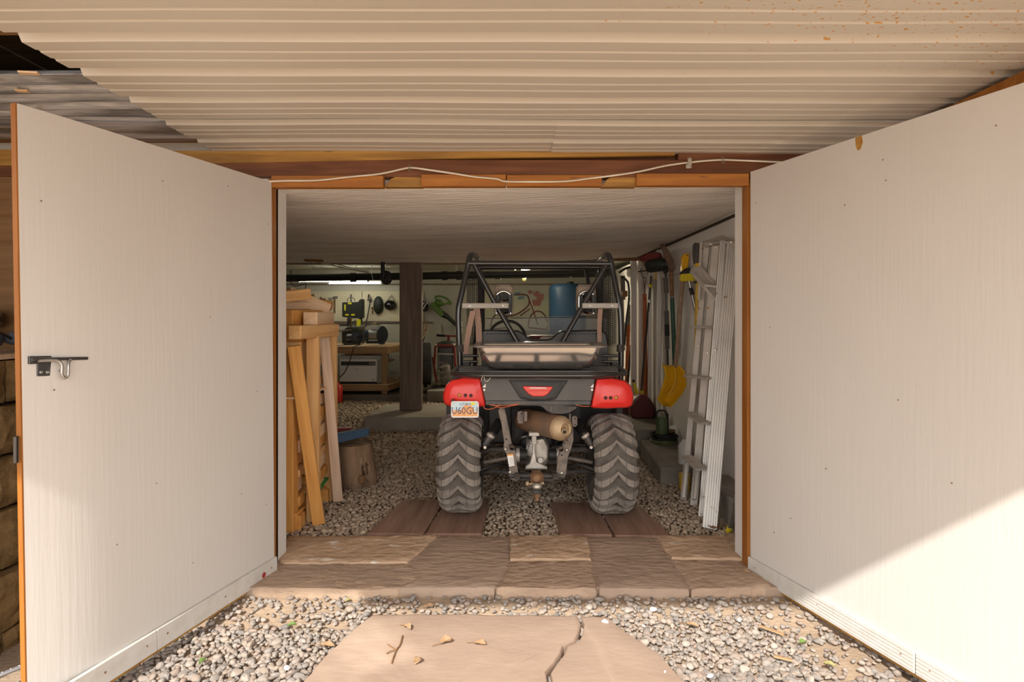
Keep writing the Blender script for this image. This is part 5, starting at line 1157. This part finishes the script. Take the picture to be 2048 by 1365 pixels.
# fluorescent strip lights
def strip(x0, x1, y, z, label):
    f = thing('strip_light', ((x0+x1)/2, y, z+.03), label, 'light', 'fluorescent strip lights at the back')
    ob('housing', MB().box(x0, x1, y, y+.05, z+.022, z+.045), MT['white_plastic'], f)
    for x in (x0+.2, x1-.2): ob('hanger', MB().tube([(x,y+.01,z+.05),(x,y+.01,2.019)], .004, 5), MT['steel'], f)
    ob('tube', MB().tube([(x0+.02,y,z), (x1-.02,y,z)], .012, 10), MT['tube_light'], f, smooth=60)
    for x in (x0+.02, x1-.02): ob('socket', MB().box(x-.012, x+.012, y-.02, y+.02, z-.02, z+.02), MT['white_plastic'], f)
strip(-3.20, -2.13, 8.95, 1.766, 'long lit fluorescent strip light nearer the lumber rack')
strip(-2.95, -2.07, 9.6, 1.767, 'lit fluorescent strip light nearer the pegboard')
fx = thing('flood_light', P(1051,548,9.4), 'lit ceiling flood light shining behind the vehicle', 'light')
ob('housing', MB().box(fx.location.x-.07, fx.location.x+.07, 9.42, 9.5, 1.84, 2.02), MT['white_plastic'], fx)
ob('bulb', MB().lathe([(.062,0),(.068,.03),(.055,.05)], P(1051,548,9.42), (0,-1,-.15), 16), MT['lamp_light'], fx, smooth=50)
ob('sensor', MB().ell(P(1048,560,9.38), (.035,.03,.035), 12, 8), MT['leaf_olive'], fx, smooth=60)
fl_ = bpy.data.lights.new('flood_bulb', 'SPOT'); fl_.energy = 150; fl_.color = (1,.86,.62); fl_.shadow_soft_size = .06; fl_.spot_size = R(150); fl_.spot_blend = .6
flo = bpy.data.objects.new('flood_bulb', fl_); C.objects.link(flo); flo.parent = fx; flo.location = (0,-.1,-.02); flo.rotation_euler = Vector((0,-1,-.35)).to_track_quat('-Z','Y').to_euler()
# pegboards
PBY = 10.17
def peg(x0, x1, z0, z1, label):
    b_ = thing('pegboard', ((x0+x1)/2, PBY, z0), label, 'pegboard', 'pegboards on the back wall')
    ob('panel', MB().box(x0, x1, PBY, PBY+.02, z0, z1), MT['pegboard'], b_)
    vs = []; fs = []
    for x in np.arange(x0+.025, x1, .036):
        for z in np.arange(z0+.025, z1, .036):
            k = len(vs); r = .0055
            vs += [(x-r,PBY-.001,z),(x,PBY-.001,z-r),(x+r,PBY-.001,z),(x,PBY-.001,z+r)]; fs.append((k,k+1,k+2,k+3))
    ob('holes', MB().add(vs, fs), MT['hole'], b_, kind='stuff')
peg(-3.95, -2.545, 1.15, 1.66, 'cream pegboard with hand tools behind the lumber pile')
peg(-2.535, -1.50, 1.15, 1.66, 'cream pegboard with black helmets beside the timber column')
ob('trim_8', MB().box(-3.95, -1.36, PBY-.01, PBY+.03, 1.12, 1.14), MT['wood_column'], kind='structure', label='thin dark ledge under the pegboards')
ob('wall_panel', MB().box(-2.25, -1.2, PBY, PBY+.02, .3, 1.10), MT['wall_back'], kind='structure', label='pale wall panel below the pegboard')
# hung on the pegboards
W_ = PBY-.02
def hung(name, label, cat, loc, grp='tools hanging on the pegboards'): return thing(name, loc, label, cat, grp)
ob('wooden_plaque', MB().prism([P(607,589,W_), P(628,589,W_), P(628,604,W_), P(607,604,W_)], (0,.015,0)), MT['wood_brown'], label='square brown wooden plaque hanging on the pegboard', cat='plaque')
t = hung('hand_saw', 'hand saw with a dark wooden handle on the pegboard', 'saw', P(644,610,W_))
ob('handle', MB().prism([P(x,y,W_) for x, y in ((639,598),(641,594),(646,598),(650,596),(650,606),(643,609),(639,606))], (0,.02,0)), MT['wood_brown'], t)
ob('blade', MB().prism([P(x,y,W_) for x, y in ((640,608),(650,606),(647,622),(638,622))], (0,.004,0)), MT['dirty_metal'], t)
t = hung('hatchet', 'small hatchet with a grey head beside the hammer', 'hatchet', P(660,605,W_))
ob('head', MB().prism([P(x,y,W_) for x, y in ((656,595),(663,596),(662,602),(658,602))], (0,.02,0)), MT['steel'], t)
ob('handle', MB().tube([P(659,602,W_+.01), P(659.5,616,W_+.01)], .012, 8), MT['rubber_black'], t)
t = hung('claw_hammer', 'claw hammer with a wooden handle hanging on the pegboard', 'hammer', P(669,610,W_))
ob('head', MB().prism([P(x,y,W_) for x, y in ((663,596),(668,593),(675,593),(674,598),(666,599))], (0,.025,0)), MT['dirty_metal'], t)
ob('handle', MB().tube([P(669,597,W_+.01), P(669,627,W_+.01)], .015, 8), MT['wood_brown'], t, smooth=60)
t = hung('bar_clamp', 'long black bar clamp leaning in front of the pegboard', 'clamp', P(735,650,W_))
ob('bar', MB().tube([P(742,595,W_-.02), P(741,602,W_-.02), P(731,654,W_-.05)], .009, 6), MT['black_metal'], t)
ob('jaw', MB().obox(P(739,600,W_-.03), (.035,0,0), (0,.015,0), (0,0,.013)).tube([P(738,589,W_-.02), P(736.5,597,W_-.02)], .014, 7), MT['black_metal'], t)
t = hung('hand_plane', 'small brown wooden tool hanging left of the round black case', 'tool', P(745,620,W_))
ob('body', MB().obox(P(745,622,W_), (.011,0,0), (0,.012,0), (0,0,.048)).obox(P(744,616,W_-.005), (.017,0,0), (0,.01,0), (0,0,.011)), MT['wood_brown'], t, bevel=.004)
t = hung('welding_mask', 'oval black welding mask hanging on the pegboard', 'mask', P(757,628,W_))
ob('shell', MB().ell(P(757,611,W_), (.088,.08,.155), 16, 12), MT['saw_green'], t, smooth=60)
ob('visor', MB().obox(P(755,607,W_-.078), (.05,0,0), (0,.012,0), (0,0,.03)), MT['black_plastic'], t, bevel=.006)
t = hung('round_helmet', 'shiny round black helmet hanging by its strap on the pegboard', 'helmet', P(780,622,W_))
ob('shell', MB().ell(P(781,611,W_), (.105,.10,.088), 18, 12), mat('gloss_black',(.006,.006,.007),.12,0,spec=.6), t, smooth=60)
ob('strap', MB().tube([P(772,605,W_-.04), P(784,591,W_-.01), P(789,603,W_-.04)], .007, 6), MT['rubber_black'], t)
t = hung('bicycle_helmet', 'dark bicycle helmet with white stripes hanging right of the column', 'helmet', P(849,624,W_))
ob('shell', MB().ell(P(848,613,W_), (.07,.07,.095), 14, 10, Matrix.Rotation(R(-25), 3, 'Y')), MT['black_plastic'], t, smooth=60)
for dx in (-3, 3): ob('stripe', MB().tube([P(843+dx,619,W_-.07), P(847+dx,611,W_-.08), P(852+dx,605,W_-.07)], .008, 6), MT['white_print'], t, smooth=60)
# band saw
bs = thing('band_saw', P(700,690,9.6), 'dark green band saw with yellow stickers on the workbench', 'band saw')
BY_ = 9.55
ob('wheel_case', MB().prism([P(684,605,BY_), P(716,604,BY_), P(719,599,BY_), P(724,598,BY_), P(724,637,BY_), P(706,637,BY_), P(684,634,BY_)], (0,.18,0)), MT['saw_green'], bs, bevel=.012, bseg=2)
ob('lower_case', MB().prism([P(683,664,BY_), P(694,655,BY_), P(722,654,BY_), P(726,668,BY_), P(724,688,BY_), P(684,688,BY_)], (0,.2,0)), MT['saw_green'], bs, bevel=.012, bseg=2)
ob('spine', MB().obox(P(721.5,645,BY_+.1), (.02,0,0), (0,.03,0), (0,0,.12)), MT['saw_green'], bs)
ob('tension_knob', MB().tube([P(702,604,BY_+.05)+Vector((.062*math.cos(a),0,.062*math.sin(a)+.01)) for a in np.linspace(0,math.pi,10)], .007, 6).tube([P(702,589,BY_+.05), P(702,606,BY_+.05)], .014, 7), MT['dirty_metal'], bs)
for px, py, w, h in ((699.5,607,7,4),(690,615.5,3,12),(694,630,7,3),(706,630,7,3.5),(717.5,646,8,14)):
    ob('sticker', MB().obox(P(px,py,BY_-.002), (w/2*BY_/F,0,0), (0,.001,0), (0,0,h/2*BY_/F)), MT['yellow_print'], bs)
ob('blade_guard', MB().obox(P(698,645,BY_+.02), (.022,0,0), (0,.03,0), (0,0,.07)).obox(P(708,644,BY_), (.03,0,.015), (0,.012,0), (-.004,0,.008)).obox(P(690,651,BY_), (.07,0,0), (0,.05,0), (0,0,.012)), MT['black_metal'], bs)
ob('guide_post', MB().tube([P(702,637,BY_+.02), P(702,662,BY_+.02)], .012, 7), MT['wood_brown'], bs)
ob('saw_table', MB().obox(P(692,661,BY_-.02), (.09,0,.01), (0,.10,0), (0,0,.012)), MT['dirty_metal'], bs)
gr = thing('bench_grinder', P(708,688,9.2), 'black bench grinder in front of the band saw', 'grinder')
ob('motor', MB().lathe([(.05,-.10),(.062,-.09),(.062,.09),(.05,.10)], P(707,676,9.2), (1,0,0), 18), MT['black_metal'], gr, smooth=40)
ob('wheel_guard', MB().lathe([(.085,0),(.088,.02),(.088,.05),(.06,.06)], P(713,676,9.2), (.3,-1,0), 18), MT['navy'], gr, smooth=40)
ob('lamp_head', MB().ell(P(724,656,9.2), (.05,.05,.045), 12, 8), MT['dirty_metal'], gr, smooth=60)
ob('foot', MB().box(P(690,0,9.2).x, P(724,0,9.2).x, 9.12, 9.28, .802, .83), MT['black_metal'], gr)
ds_ = thing('disc_sander', P(750,690,9.1), 'disc sander with a grey motor and dark round disc on the workbench', 'sander')
ob('motor', MB().lathe([(.05,-.16),(.075,-.14),(.075,.07),(.06,.085)], P(751,670,9.1), (1,0,0), 22), MT['motor_grey'], ds_, smooth=40)
ob('switch_box', MB().obox(P(750,656,9.1), (.06,0,0), (0,.04,0), (0,0,.032)), MT['white_plastic'], ds_, bevel=.005)
ob('disc_guard', MB().lathe([(.132,0),(.135,.02),(.12,.035),(.02,.04)], P(763,670,9.1), (.92,-.4,0), 26), MT['navy'], ds_, smooth=40)
ob('end_cap', MB().lathe([(.09,0),(.092,.03),(.06,.06)], P(736,671,9.1), (-1,-.3,0), 20), MT['navy'], ds_, smooth=40)
ob('stand', MB().obox(P(748,685,9.1), (.11,0,0), (0,.06,0), (0,0,.018)).obox(P(764,686,9.06), (.04,0,0), (0,.05,0), (0,0,.022)), MT['navy'], ds_, bevel=.008)
ob('wing_nut', MB().ell(P(750,647,9.1), (.03,.01,.012), 8, 5).tube([P(750,646,9.1), P(750,653,9.1)], .008, 6), MT['muffler_cap'], ds_)
# workbench
wb = thing('workbench', (-2.6, 9.4, .09), 'wooden workbench with a lower shelf against the back wall', 'workbench')
ob('bench_top', MB().prism([(-3.7,8.78,.785),(-1.815,8.78,.785),(-1.60,9.95,.785),(-3.7,9.95,.785)], (0,0,.016)), MT['fir_pale'], wb)
board('apron', (-3.7,8.80,.735), (-1.82,8.80,.735), .03, .095, MT['wood_bench'], wb)
board('apron', (-1.835,8.80,.735), (-1.62,9.92,.735), .03, .095, MT['wood_bench'], wb)
for (x, y) in ((-1.88,8.84),(-1.69,9.80),(-3.6,8.84)): board('leg', (x,y,.092), (x,y,.69), .085, .045, MT['wood_bench'], wb, up=(0,1,0))
ob('lower_shelf', MB().prism([(-3.7,8.80,.225),(-1.82,8.80,.225),(-1.60,9.85,.225),(-3.7,9.85,.225)], (0,0,.014)), MT['fir_pale'], wb)
board('shelf_apron', (-3.7,8.80,.185), (-1.82,8.80,.185), .03, .085, MT['wood_bench'], wb)
board('shelf_apron', (-1.83,8.80,.185), (-1.61,9.85,.185), .03, .085, MT['wood_bench'], wb)
board('divider', (-2.25,9.3,.55), (-1.85,9.3,.55), .4, .016, MT['wood_bench'], wb); board('stile', (-2.22,9.1,.24), (-2.22,9.1,.69), .05, .04, MT['wood_bench'], wb, up=(0,1,0))
ob('side_shelf', MB().box(-1.60, -1.45, 9.3, 9.9, .48, .60), MT['wood_bench'], wb); ob('side_leg', MB().box(-1.50, -1.45, 9.3, 9.36, .175, .80), MT['black_plastic'], wb)
board('side_top', (-1.60,9.5,.79), (-1.47,9.5,.79), .6, .02, MT['wood_bench'], wb)
# air conditioner
AY = 8.83
ac = thing('air_conditioner', P(722,769,AY), 'white window air conditioner on the lower shelf of the workbench', 'air conditioner')
x0, x1 = P(679,0,AY).x, P(753,0,AY).x; z1 = P(0,718,AY).z; z0 = .252
ob('case', MB().box(x0-.02, P(763,0,AY).x, AY+.06, AY+.55, .241, P(0,712,AY).z), MT['white_plastic'], ac, bevel=.01, bseg=2)
ob('front_panel', MB().box(x0, x1, AY, AY+.08, z0+.02, z1), MT['white_print'], ac, bevel=.012, bseg=2)
vn = ob('vent', MB().box(P(682,0,AY).x, P(751,0,AY).x, AY-.002, AY+.01, P(0,731.5,AY).z, P(0,723.5,AY).z), MT['hole'], ac)
for i in range(4):
    z = P(0,725+1.8*i,AY).z; ob('vent_slat', MB().box(P(683,0,AY).x, P(735,0,AY).x, AY-.006, AY-.001, z-.003, z+.002), MT['grey_plastic'], vn)
for i in range(5): ob('button', MB().box(P(738+2.6*i,0,AY).x, P(739.5+2.6*i,0,AY).x, AY-.005, AY-.001, P(0,730,AY).z, P(0,725,AY).z), MT['motor_grey'], vn)
ob('drip_edge', MB().box(x0, x1-.01, AY+.005, AY+.06, .241, z0+.025), MT['saw_green'], ac)
ob('logo', MB().lathe([(.010,0),(.010,.002)], P(713,739.5,AY-.001), (0,-1,0), 12).obox(P(716,739.5,AY-.001), (.012,0,0), (0,.001,0), (0,0,.003)), MT['steel'], ac)
ob('side_fins', MB().box(P(754,0,AY).x, P(759,0,AY).x, AY+.05, AY+.07, .26, P(0,720,AY).z), MT['motor_grey'], ac)
ob('energy_label', MB().obox(P(746,760,AY-.001), (.01,0,0), (0,.001,0), (0,0,.006)), MT['rubber_black'], ac)
ob('cord', MB().tube(smooth_path([(-2.28,9.05,.80),(-2.30,8.76,.79),(-2.36,8.74,.60),(-2.44,8.75,.42),(-2.56,8.75,.30),(-2.62,8.75,.20)], 5), .007, 6), MT['rubber_black'], smooth=60, label='black power cord dangling from the workbench over the air conditioner', cat='cord')
ob('cord', MB().tube(smooth_path([(-2.40,9.1,.805),(-2.60,8.77,.80),(-2.68,8.75,.70),(-2.78,8.76,.55)], 5), .006, 6), MT['rubber_black'], smooth=60, label='black cord hanging at the lumber end of the workbench', cat='cord')
ob('cord', MB().tube(smooth_path([P(582,540,9.9), P(582,566,9.9), P(590,573,9.9), P(605,570,9.9), P(612,569,9.9), P(608,585,9.9), P(603,600,9.9)], 5), .007, 6), MT['rubber_black'], smooth=60, label='black cord drooping from the strip light above the lumber', cat='cord')
ob('cord', MB().tube(smooth_path([(-1.80,9.0,.62),(-1.70,8.98,.56),(-1.69,8.98,.40),(-1.74,8.98,.30)], 5), .008, 6), MT['white_plastic'], smooth=60, label='white power cord beside the bench leg', cat='cord')
ob('red_jug', MB().lathe([(.09,0),(.09,.22),(.04,.28)], (P(675,0,8.7).x, 8.64, .0), (0,0,1), 16), MT['red_plastic'], smooth=40, label='small red jug beside the air conditioner, half behind the lumber rack', cat='jug')
ob('dark_tray', MB().box(P(668,0,6.0).x, P(697,0,6.0).x, 5.98, 6.2, .005, .03), MT['saw_green'], bevel=.004, label='small dark metal tray lying on the gravel behind the stump', cat='tray')
for i, (a, b, m, r) in enumerate((((841,690),(846,648),'wood_bench',.015),((843,684),(854,642),'handle_wood',.016),((844,680),(858,652),'wood_weathered',.012),((844,688),(853,660),'rubber_black',.014))):
    ob('stick', MB().tube([P(*a,9.9), P(*b,10.1)], r, 7), MT[m], smooth=50, label=['brown stick leaning right behind the column','longest pale stick leaning behind the column','thin weathered stick of the leaning bunch','black rod among the leaning sticks'][i], cat='stick', group='sticks leaning on the back wall')
# drum fan right of the column
fn = thing('drum_fan', P(852,772,9.2), 'large black drum fan on casters behind the column', 'fan')
ob('drum', MB().lathe([(.30,0),(.315,.01),(.315,.20),(.30,.21)], P(833,728,8.98), (1,.2,0), 30), MT['black_plastic'], fn, smooth=40)
ob('rim', MB().tube([P(859,728,9.15)+Vector((-.10*math.cos(a)*.35, .29*math.cos(a), .31*math.sin(a))) for a in np.linspace(0,2*math.pi,28)[:-1]], .014, 8, closed=True), MT['black_metal'], fn, smooth=60)
ob('caster', MB().lathe([(.045,-.02),(.05,0),(.045,.02)], P(851,769,9.05), (1,.2,0), 14), MT['rubber_black'], fn, smooth=40)
ob('caster_fork', MB().obox(P(850,763,9.05), (.02,0,0), (0,.03,0), (0,0,.05)), MT['dirty_metal'], fn)
# leaf blower
lb = hung('leaf_blower', 'green electric leaf blower hanging on the back wall', 'leaf blower', P(885,650,W_), None)
ob('body', MB().loft([outline([(862,607),(868,604),(884,622),(888,630),(882,634),(874,626),(863,614)], W_-.16), outline([(862,607),(868,604),(886,621),(890,630),(882,635),(873,627),(861,614)], W_-.02)]), MT['blower_green'], lb, bevel=.012, bseg=2)
ob('motor', MB().ell(P(878,606,W_-.09), (.075,.07,.06), 14, 9, Matrix.Rotation(R(30), 3, 'Y')), MT['blower_green'], lb, smooth=60)
ob('handle', MB().tube(smooth_path([P(872,599,W_-.09), P(871,594,W_-.09), P(881,593,W_-.09), P(892,597,W_-.09), P(899,603,W_-.09), P(902,608,W_-.09), P(893,607,W_-.09), P(886,610,W_-.09)], 4), .017, 8), MT['blower_green'], lb, smooth=60)
ob('nozzle', MB().tube([P(884,628,W_-.09), P(893,633,W_-.09), P(898,637,W_-.09), P(922,658,W_-.09)], [.055,.045,.034,.028], 12), MT['saw_green'], lb, smooth=50)
# red tiller
ti = thing('garden_tiller', P(892,766,8.9), 'red framed garden tiller with a grey tyre behind the vehicle', 'tiller')
TY = 8.9
for pts in ([(871,692),(868,735),(874,766)], [(908,692),(911,735),(914,766)], [(871,692),(908,692)], [(868,735),(866,715)]):
    ob('frame_tube', MB().tube([P(x,y,TY) for x, y in pts], .017, 8), MT['red_paint'], ti, smooth=50)
for x in (871,908): ob('cap', MB().ell(P(x,690.5,TY-.01), (.02,.02,.016), 10, 6), MT['canvas'], ti, smooth=60)
ob('handle_bar', MB().tube([P(897,690,TY+.3), P(897,673,TY+.3), P(897,673,TY+.3)], .02, 8).tube([P(890,672,TY+.3), P(915,673,TY+.3)], .014, 8), MT['red_paint'], ti, smooth=50)
ob('grip', MB().tube([P(873,671,TY+.3), P(890,672,TY+.3)], .018, 8), MT['rubber_black'], ti, smooth=50)
ob('hood', MB().ell(P(894,690,TY+.2), (.17,.12,.06), 16, 8), MT['saw_green'], ti, smooth=60)
ob('engine', MB().box(P(874,0,TY).x, P(906,0,TY).x, TY+.05, TY+.3, .42, .78), MT['black_metal'], ti, bevel=.02, bseg=2)
ob('shaft', MB().tube([P(874,708,TY), P(908,709,TY)], .015, 8), MT['steel'], ti, smooth=50)
mb = MB(); c0 = P(878,708,TY-.01); c1 = P(877,755,TY-.01)
ob('spring', mb.tube([c0.lerp(c1, i/90)+Vector((.018*math.cos(i*.9), .018*math.sin(i*.9), 0)) for i in range(91)], .004, 5), MT['steel'], ti, smooth=60)
ob('tyre', MB().lathe([(.10,-.06),(.18,-.07),(.205,-.045),(.21,0),(.205,.045),(.18,.07),(.10,.06)], P(889,741,TY+.1)+Vector((0,.1,-.02)), (1,.15,0), 28), MT['rubber_lug'], ti, smooth=40)
mb = MB(); tcx = P(889,741,TY+.1)+Vector((0,.1,-.02))
for i in range(16):
    a = 2*math.pi*i/16
    for s in (-1,1):
        c = tcx+Vector((s*.03, -.21*math.cos(a), .21*math.sin(a))); mb.obox(c, (.03,0,0), (0,.012*math.cos(a)+.001,.012*math.sin(a)), (s*.004,-.018*math.sin(a),-.018*math.cos(a)))
ob('tread', mb, MT['rubber_lug'], ti, kind='stuff')
# canvas with bicycle
cv = thing('bicycle_canvas', P(1035,655,10.15), 'canvas print of a bicycle with a flower basket on the back wall', 'picture')
QY = 10.14
ob('canvas_panel', MB().prism([P(968,583,QY), P(1099,583,QY), P(1099,662,QY), P(968,662,QY)], (0,.03,0)), MT['canvas'], cv)
def q(px, py): return P(px, py, QY-.004)
for c_, r_ in (((1076,652),31),((1000,655),30)):
    ob('bicycle_wheel', MB().tube([q(c_[0]+r_*.62*math.cos(a), c_[1]+r_*math.sin(a)*.95) for a in np.linspace(0,2*math.pi,26)[:-1] if c_[1]+r_*math.sin(a)*.95 < 661], .012, 6), MT['maroon'], cv, smooth=60)
ob('bicycle_frame', MB().tube(smooth_path([q(1030,590), q(1052,590), q(1058,600), q(1056,612), q(1040,625), q(1022,632), q(1000,633)], 4), .013, 6).tube([q(1060,603), q(1076,650)], .011, 6).tube([q(1060,618), q(1040,632)], .012, 6), MT['maroon'], cv, smooth=60)
for px, py, w, h in ((1034,588,7,3),(1042,596,6,3)): ob('blue_patch', MB().obox(q(px,py), (w*.0085,0,.01), (0,.002,0), (0,0,h*.0085)), MT['soft_blue'], cv)
rf = random.Random(2)
for i in range(12):
    ob('flower', MB().ell(q(1068+rf.uniform(-9,17), 592+rf.uniform(-8,6)), (.04,.004,.03), 7, 4), MT['flower'], cv)
ob('basket', MB().prism([q(1064,600), q(1084,598), q(1081,612), q(1067,613)], (0,.003,0)), MT['flower'], cv)
# blue barrel on a stand
bb = thing('blue_barrel', P(1136,705,9.7), 'large blue plastic barrel standing behind the vehicle', 'barrel')
bx_, by_ = P(1136,0,9.7).x, 9.78
ob('drum', MB().lathe([(.28,.0),(.30,.03),(.30,.30),(.305,.32),(.30,.34),(.30,.88),(.285,.93),(.25,.955)], (bx_, by_, .80), (0,0,1), 36), MT['blue_drum'], bb, smooth=40)
ob('bung', MB().lathe([(.055,0),(.055,.04)], (bx_+.04, by_-.05, 1.755), (0,0,1), 14), MT['rubber_black'], bb, smooth=40)
sd = thing('barrel_stand', (bx_, by_, .17), 'dark timber stand under the blue barrel', 'stand')
ob('stand_top', MB().box(bx_-.36, bx_+.36, by_-.36, by_+.36, .745, .798), MT['wood_bench'], sd, bevel=.004)
for sx in (-.3,.3):
    for sy in (-.3,.3): ob('leg', MB().box(bx_+sx-.04, bx_+sx+.04, by_+sy-.04, by_+sy+.04, .172, .745), MT['wood_bench'], sd)
ob('shop_sign', MB().box(P(912,0,10.1).x-.02, P(925,0,10.1).x, 10.12, 10.16, .95, 1.15), MT['white_print'], label='small white card on the wall beside the leaf blower', cat='card')
# ================================================================ LEAVES AND LITTER OUTSIDE
def leaf(px, py, L, w, ang, m, label, z=None, curl=.010, stem=True):
    p = G(px, py, FZ if z is None else z); ca, sa = math.cos(R(ang)), math.sin(R(ang))
    o_ = thing('fallen_leaf', p, label, 'leaf', 'fallen leaves around the flagstone')
    rows = []; n = 7
    for i in range(n):
        q_ = i/(n-1); ww = w*math.sin(math.pi*min(1, q_*.96+.04))**.8*(1-.25*q_)
        ring_ = []
        for s in (-1, -.5, 0, .5, 1):
            x = (q_-.5)*L; y = s*ww; zz = .004+curl*(s*s)*.9+curl*math.sin(q_*3)*.5+.002*math.sin(9*q_+3*s)
            ring_.append(p+Vector((x*ca-y*sa, x*sa+y*ca, zz)))
        rows.append(ring_)
    vs = [v for r_ in rows for v in r_]; fs = [(i*5+j, i*5+j+1, (i+1)*5+j+1, (i+1)*5+j) for i in range(n-1) for j in range(4)]
    b_ = ob('blade', MB().add(vs, fs), MT[m], o_, smooth=50); sm = b_.modifiers.new('thick','SOLIDIFY'); sm.thickness = .0006
    if stem:
        a = p+Vector((-.5*L*ca, -.5*L*sa, .006)); ob('stem', MB().tube([a, a+Vector((-.35*L*ca+.006, -.35*L*sa, .002)), a+Vector((-.75*L*ca, -.75*L*sa-.004, .0))], .0013, 5), MT['leaf_brown'], o_)
leaf(893,1289,.045,.02,20,'leaf_dry','crumpled pale leaf with a long stem in the middle of the flagstone',curl=.016)
leaf(961,1292,.045,.018,-15,'leaf_dry','tan leaf right of the crumpled leaf on the flagstone')
leaf(836,1327,.036,.018,60,'leaf_dry','small round pale leaf near the bottom of the flagstone',stem=False)
leaf(815,1260,.040,.012,-40,'leaf_dry','narrow curled leaf near the back edge of the flagstone',curl=.014)
leaf(655,1296,.06,.016,-10,'leaf_dry','long dry leaf on the gravel left of the flagstone',z=GZ+.02)
leaf(584,1255,.035,.010,15,'leaf_green','small fresh green leaf on the gravel at left',z=GZ+.02,stem=False)
leaf(696,1206,.025,.010,30,'leaf_olive','tiny olive leaf under the sill edge at left',z=-.03,stem=False)
leaf(1122,1198,.040,.016,-50,'leaf_olive','olive green leaf on the gravel right below the sill',z=-.03,stem=False)
leaf(860,1217,.05,.014,20,'leaf_dry','dry leaf on the gravel between sill and flagstone',z=GZ+.02)
leaf(1492,1147,.035,.015,-20,'leaf_dry','pale leaf against the bottom corner of the right door',z=.03,stem=False)
leaf(1606,1290,.03,.012,10,'leaf_green','faded green leaf on the gravel before the right door',z=GZ+.02,stem=False)
leaf(405,1328,.03,.010,70,'leaf_green','bright green sprig on the gravel beside the left door',z=GZ+.02,stem=False)
leaf(1660,1335,.04,.012,-30,'leaf_olive','yellowish green leaf at the bottom right gravel',z=GZ+.02,stem=False)
leaf(1385,1255,.05,.010,-25,'leaf_dry','slim tan leaf on the gravel right of the flagstone',z=GZ+.02)
tw = [(805,1272),(800,1290),(793,1300),(788,1312),(783,1328)]
ob('twig', MB().tube(smooth_path([G(x,y,FZ+.005) for x, y in tw], 3), .003, 6).tube([G(793,1300,FZ+.006), G(778,1292,FZ+.008), G(775,1289,FZ+.006)], .0022, 5).tube([G(792,1300,FZ+.006), G(780,1303,FZ+.008), G(773,1308,FZ+.006)], .0022, 5), MT['leaf_brown'], smooth=60, label='forked brown twig on the left half of the flagstone', cat='twig')
for (x0,y0,x1,y1,lb_) in ((1518,1252,1568,1270,'flat wood splinter on the gravel right of the flagstone'),(1548,1313,1585,1322,'wood splinter near the bottom right gravel'),(1552,1203,1584,1206,'thin stick under the corner of the right door')):
    a, b = G(x0,y0,GZ+.03), G(x1,y1,GZ+.03); board('wood_splinter', a, b, .014, .006, MT['wood_bench'], bevel=.001, label=lb_, cat='splinter', group='wood splinters on the gravel')
for i, (px, py, s) in enumerate(((1210,1245,.018),(1478,1241,.011),(1287,1252,.009),(1420,1352,.013),(1330,1345,.008),(574,1336,.014),(1306,1220,.017))):
    p = G(px,py,GZ+.028); M = Matrix.Translation(p) @ Matrix.Rotation(i*1.1, 4, 'Z') @ Matrix.Scale(s, 4)
    o = ob('white_pebble', None, None, None, M, mesh=pm[i].copy()); o.data.materials.clear(); o.data.materials.append(MT['white_chip'])
    tag(o, ['white stone chip on the back edge of the flagstone','small round white pebble before the right door','tiny white pebble just right of the flagstone','white pebble at the bottom right of the gravel','small white chip by the right edge of the flagstone','white chip on the gravel left of the flagstone','pale cream pebble just below the sill shadow'][i], 'pebble', 'white pebbles in the gravel')
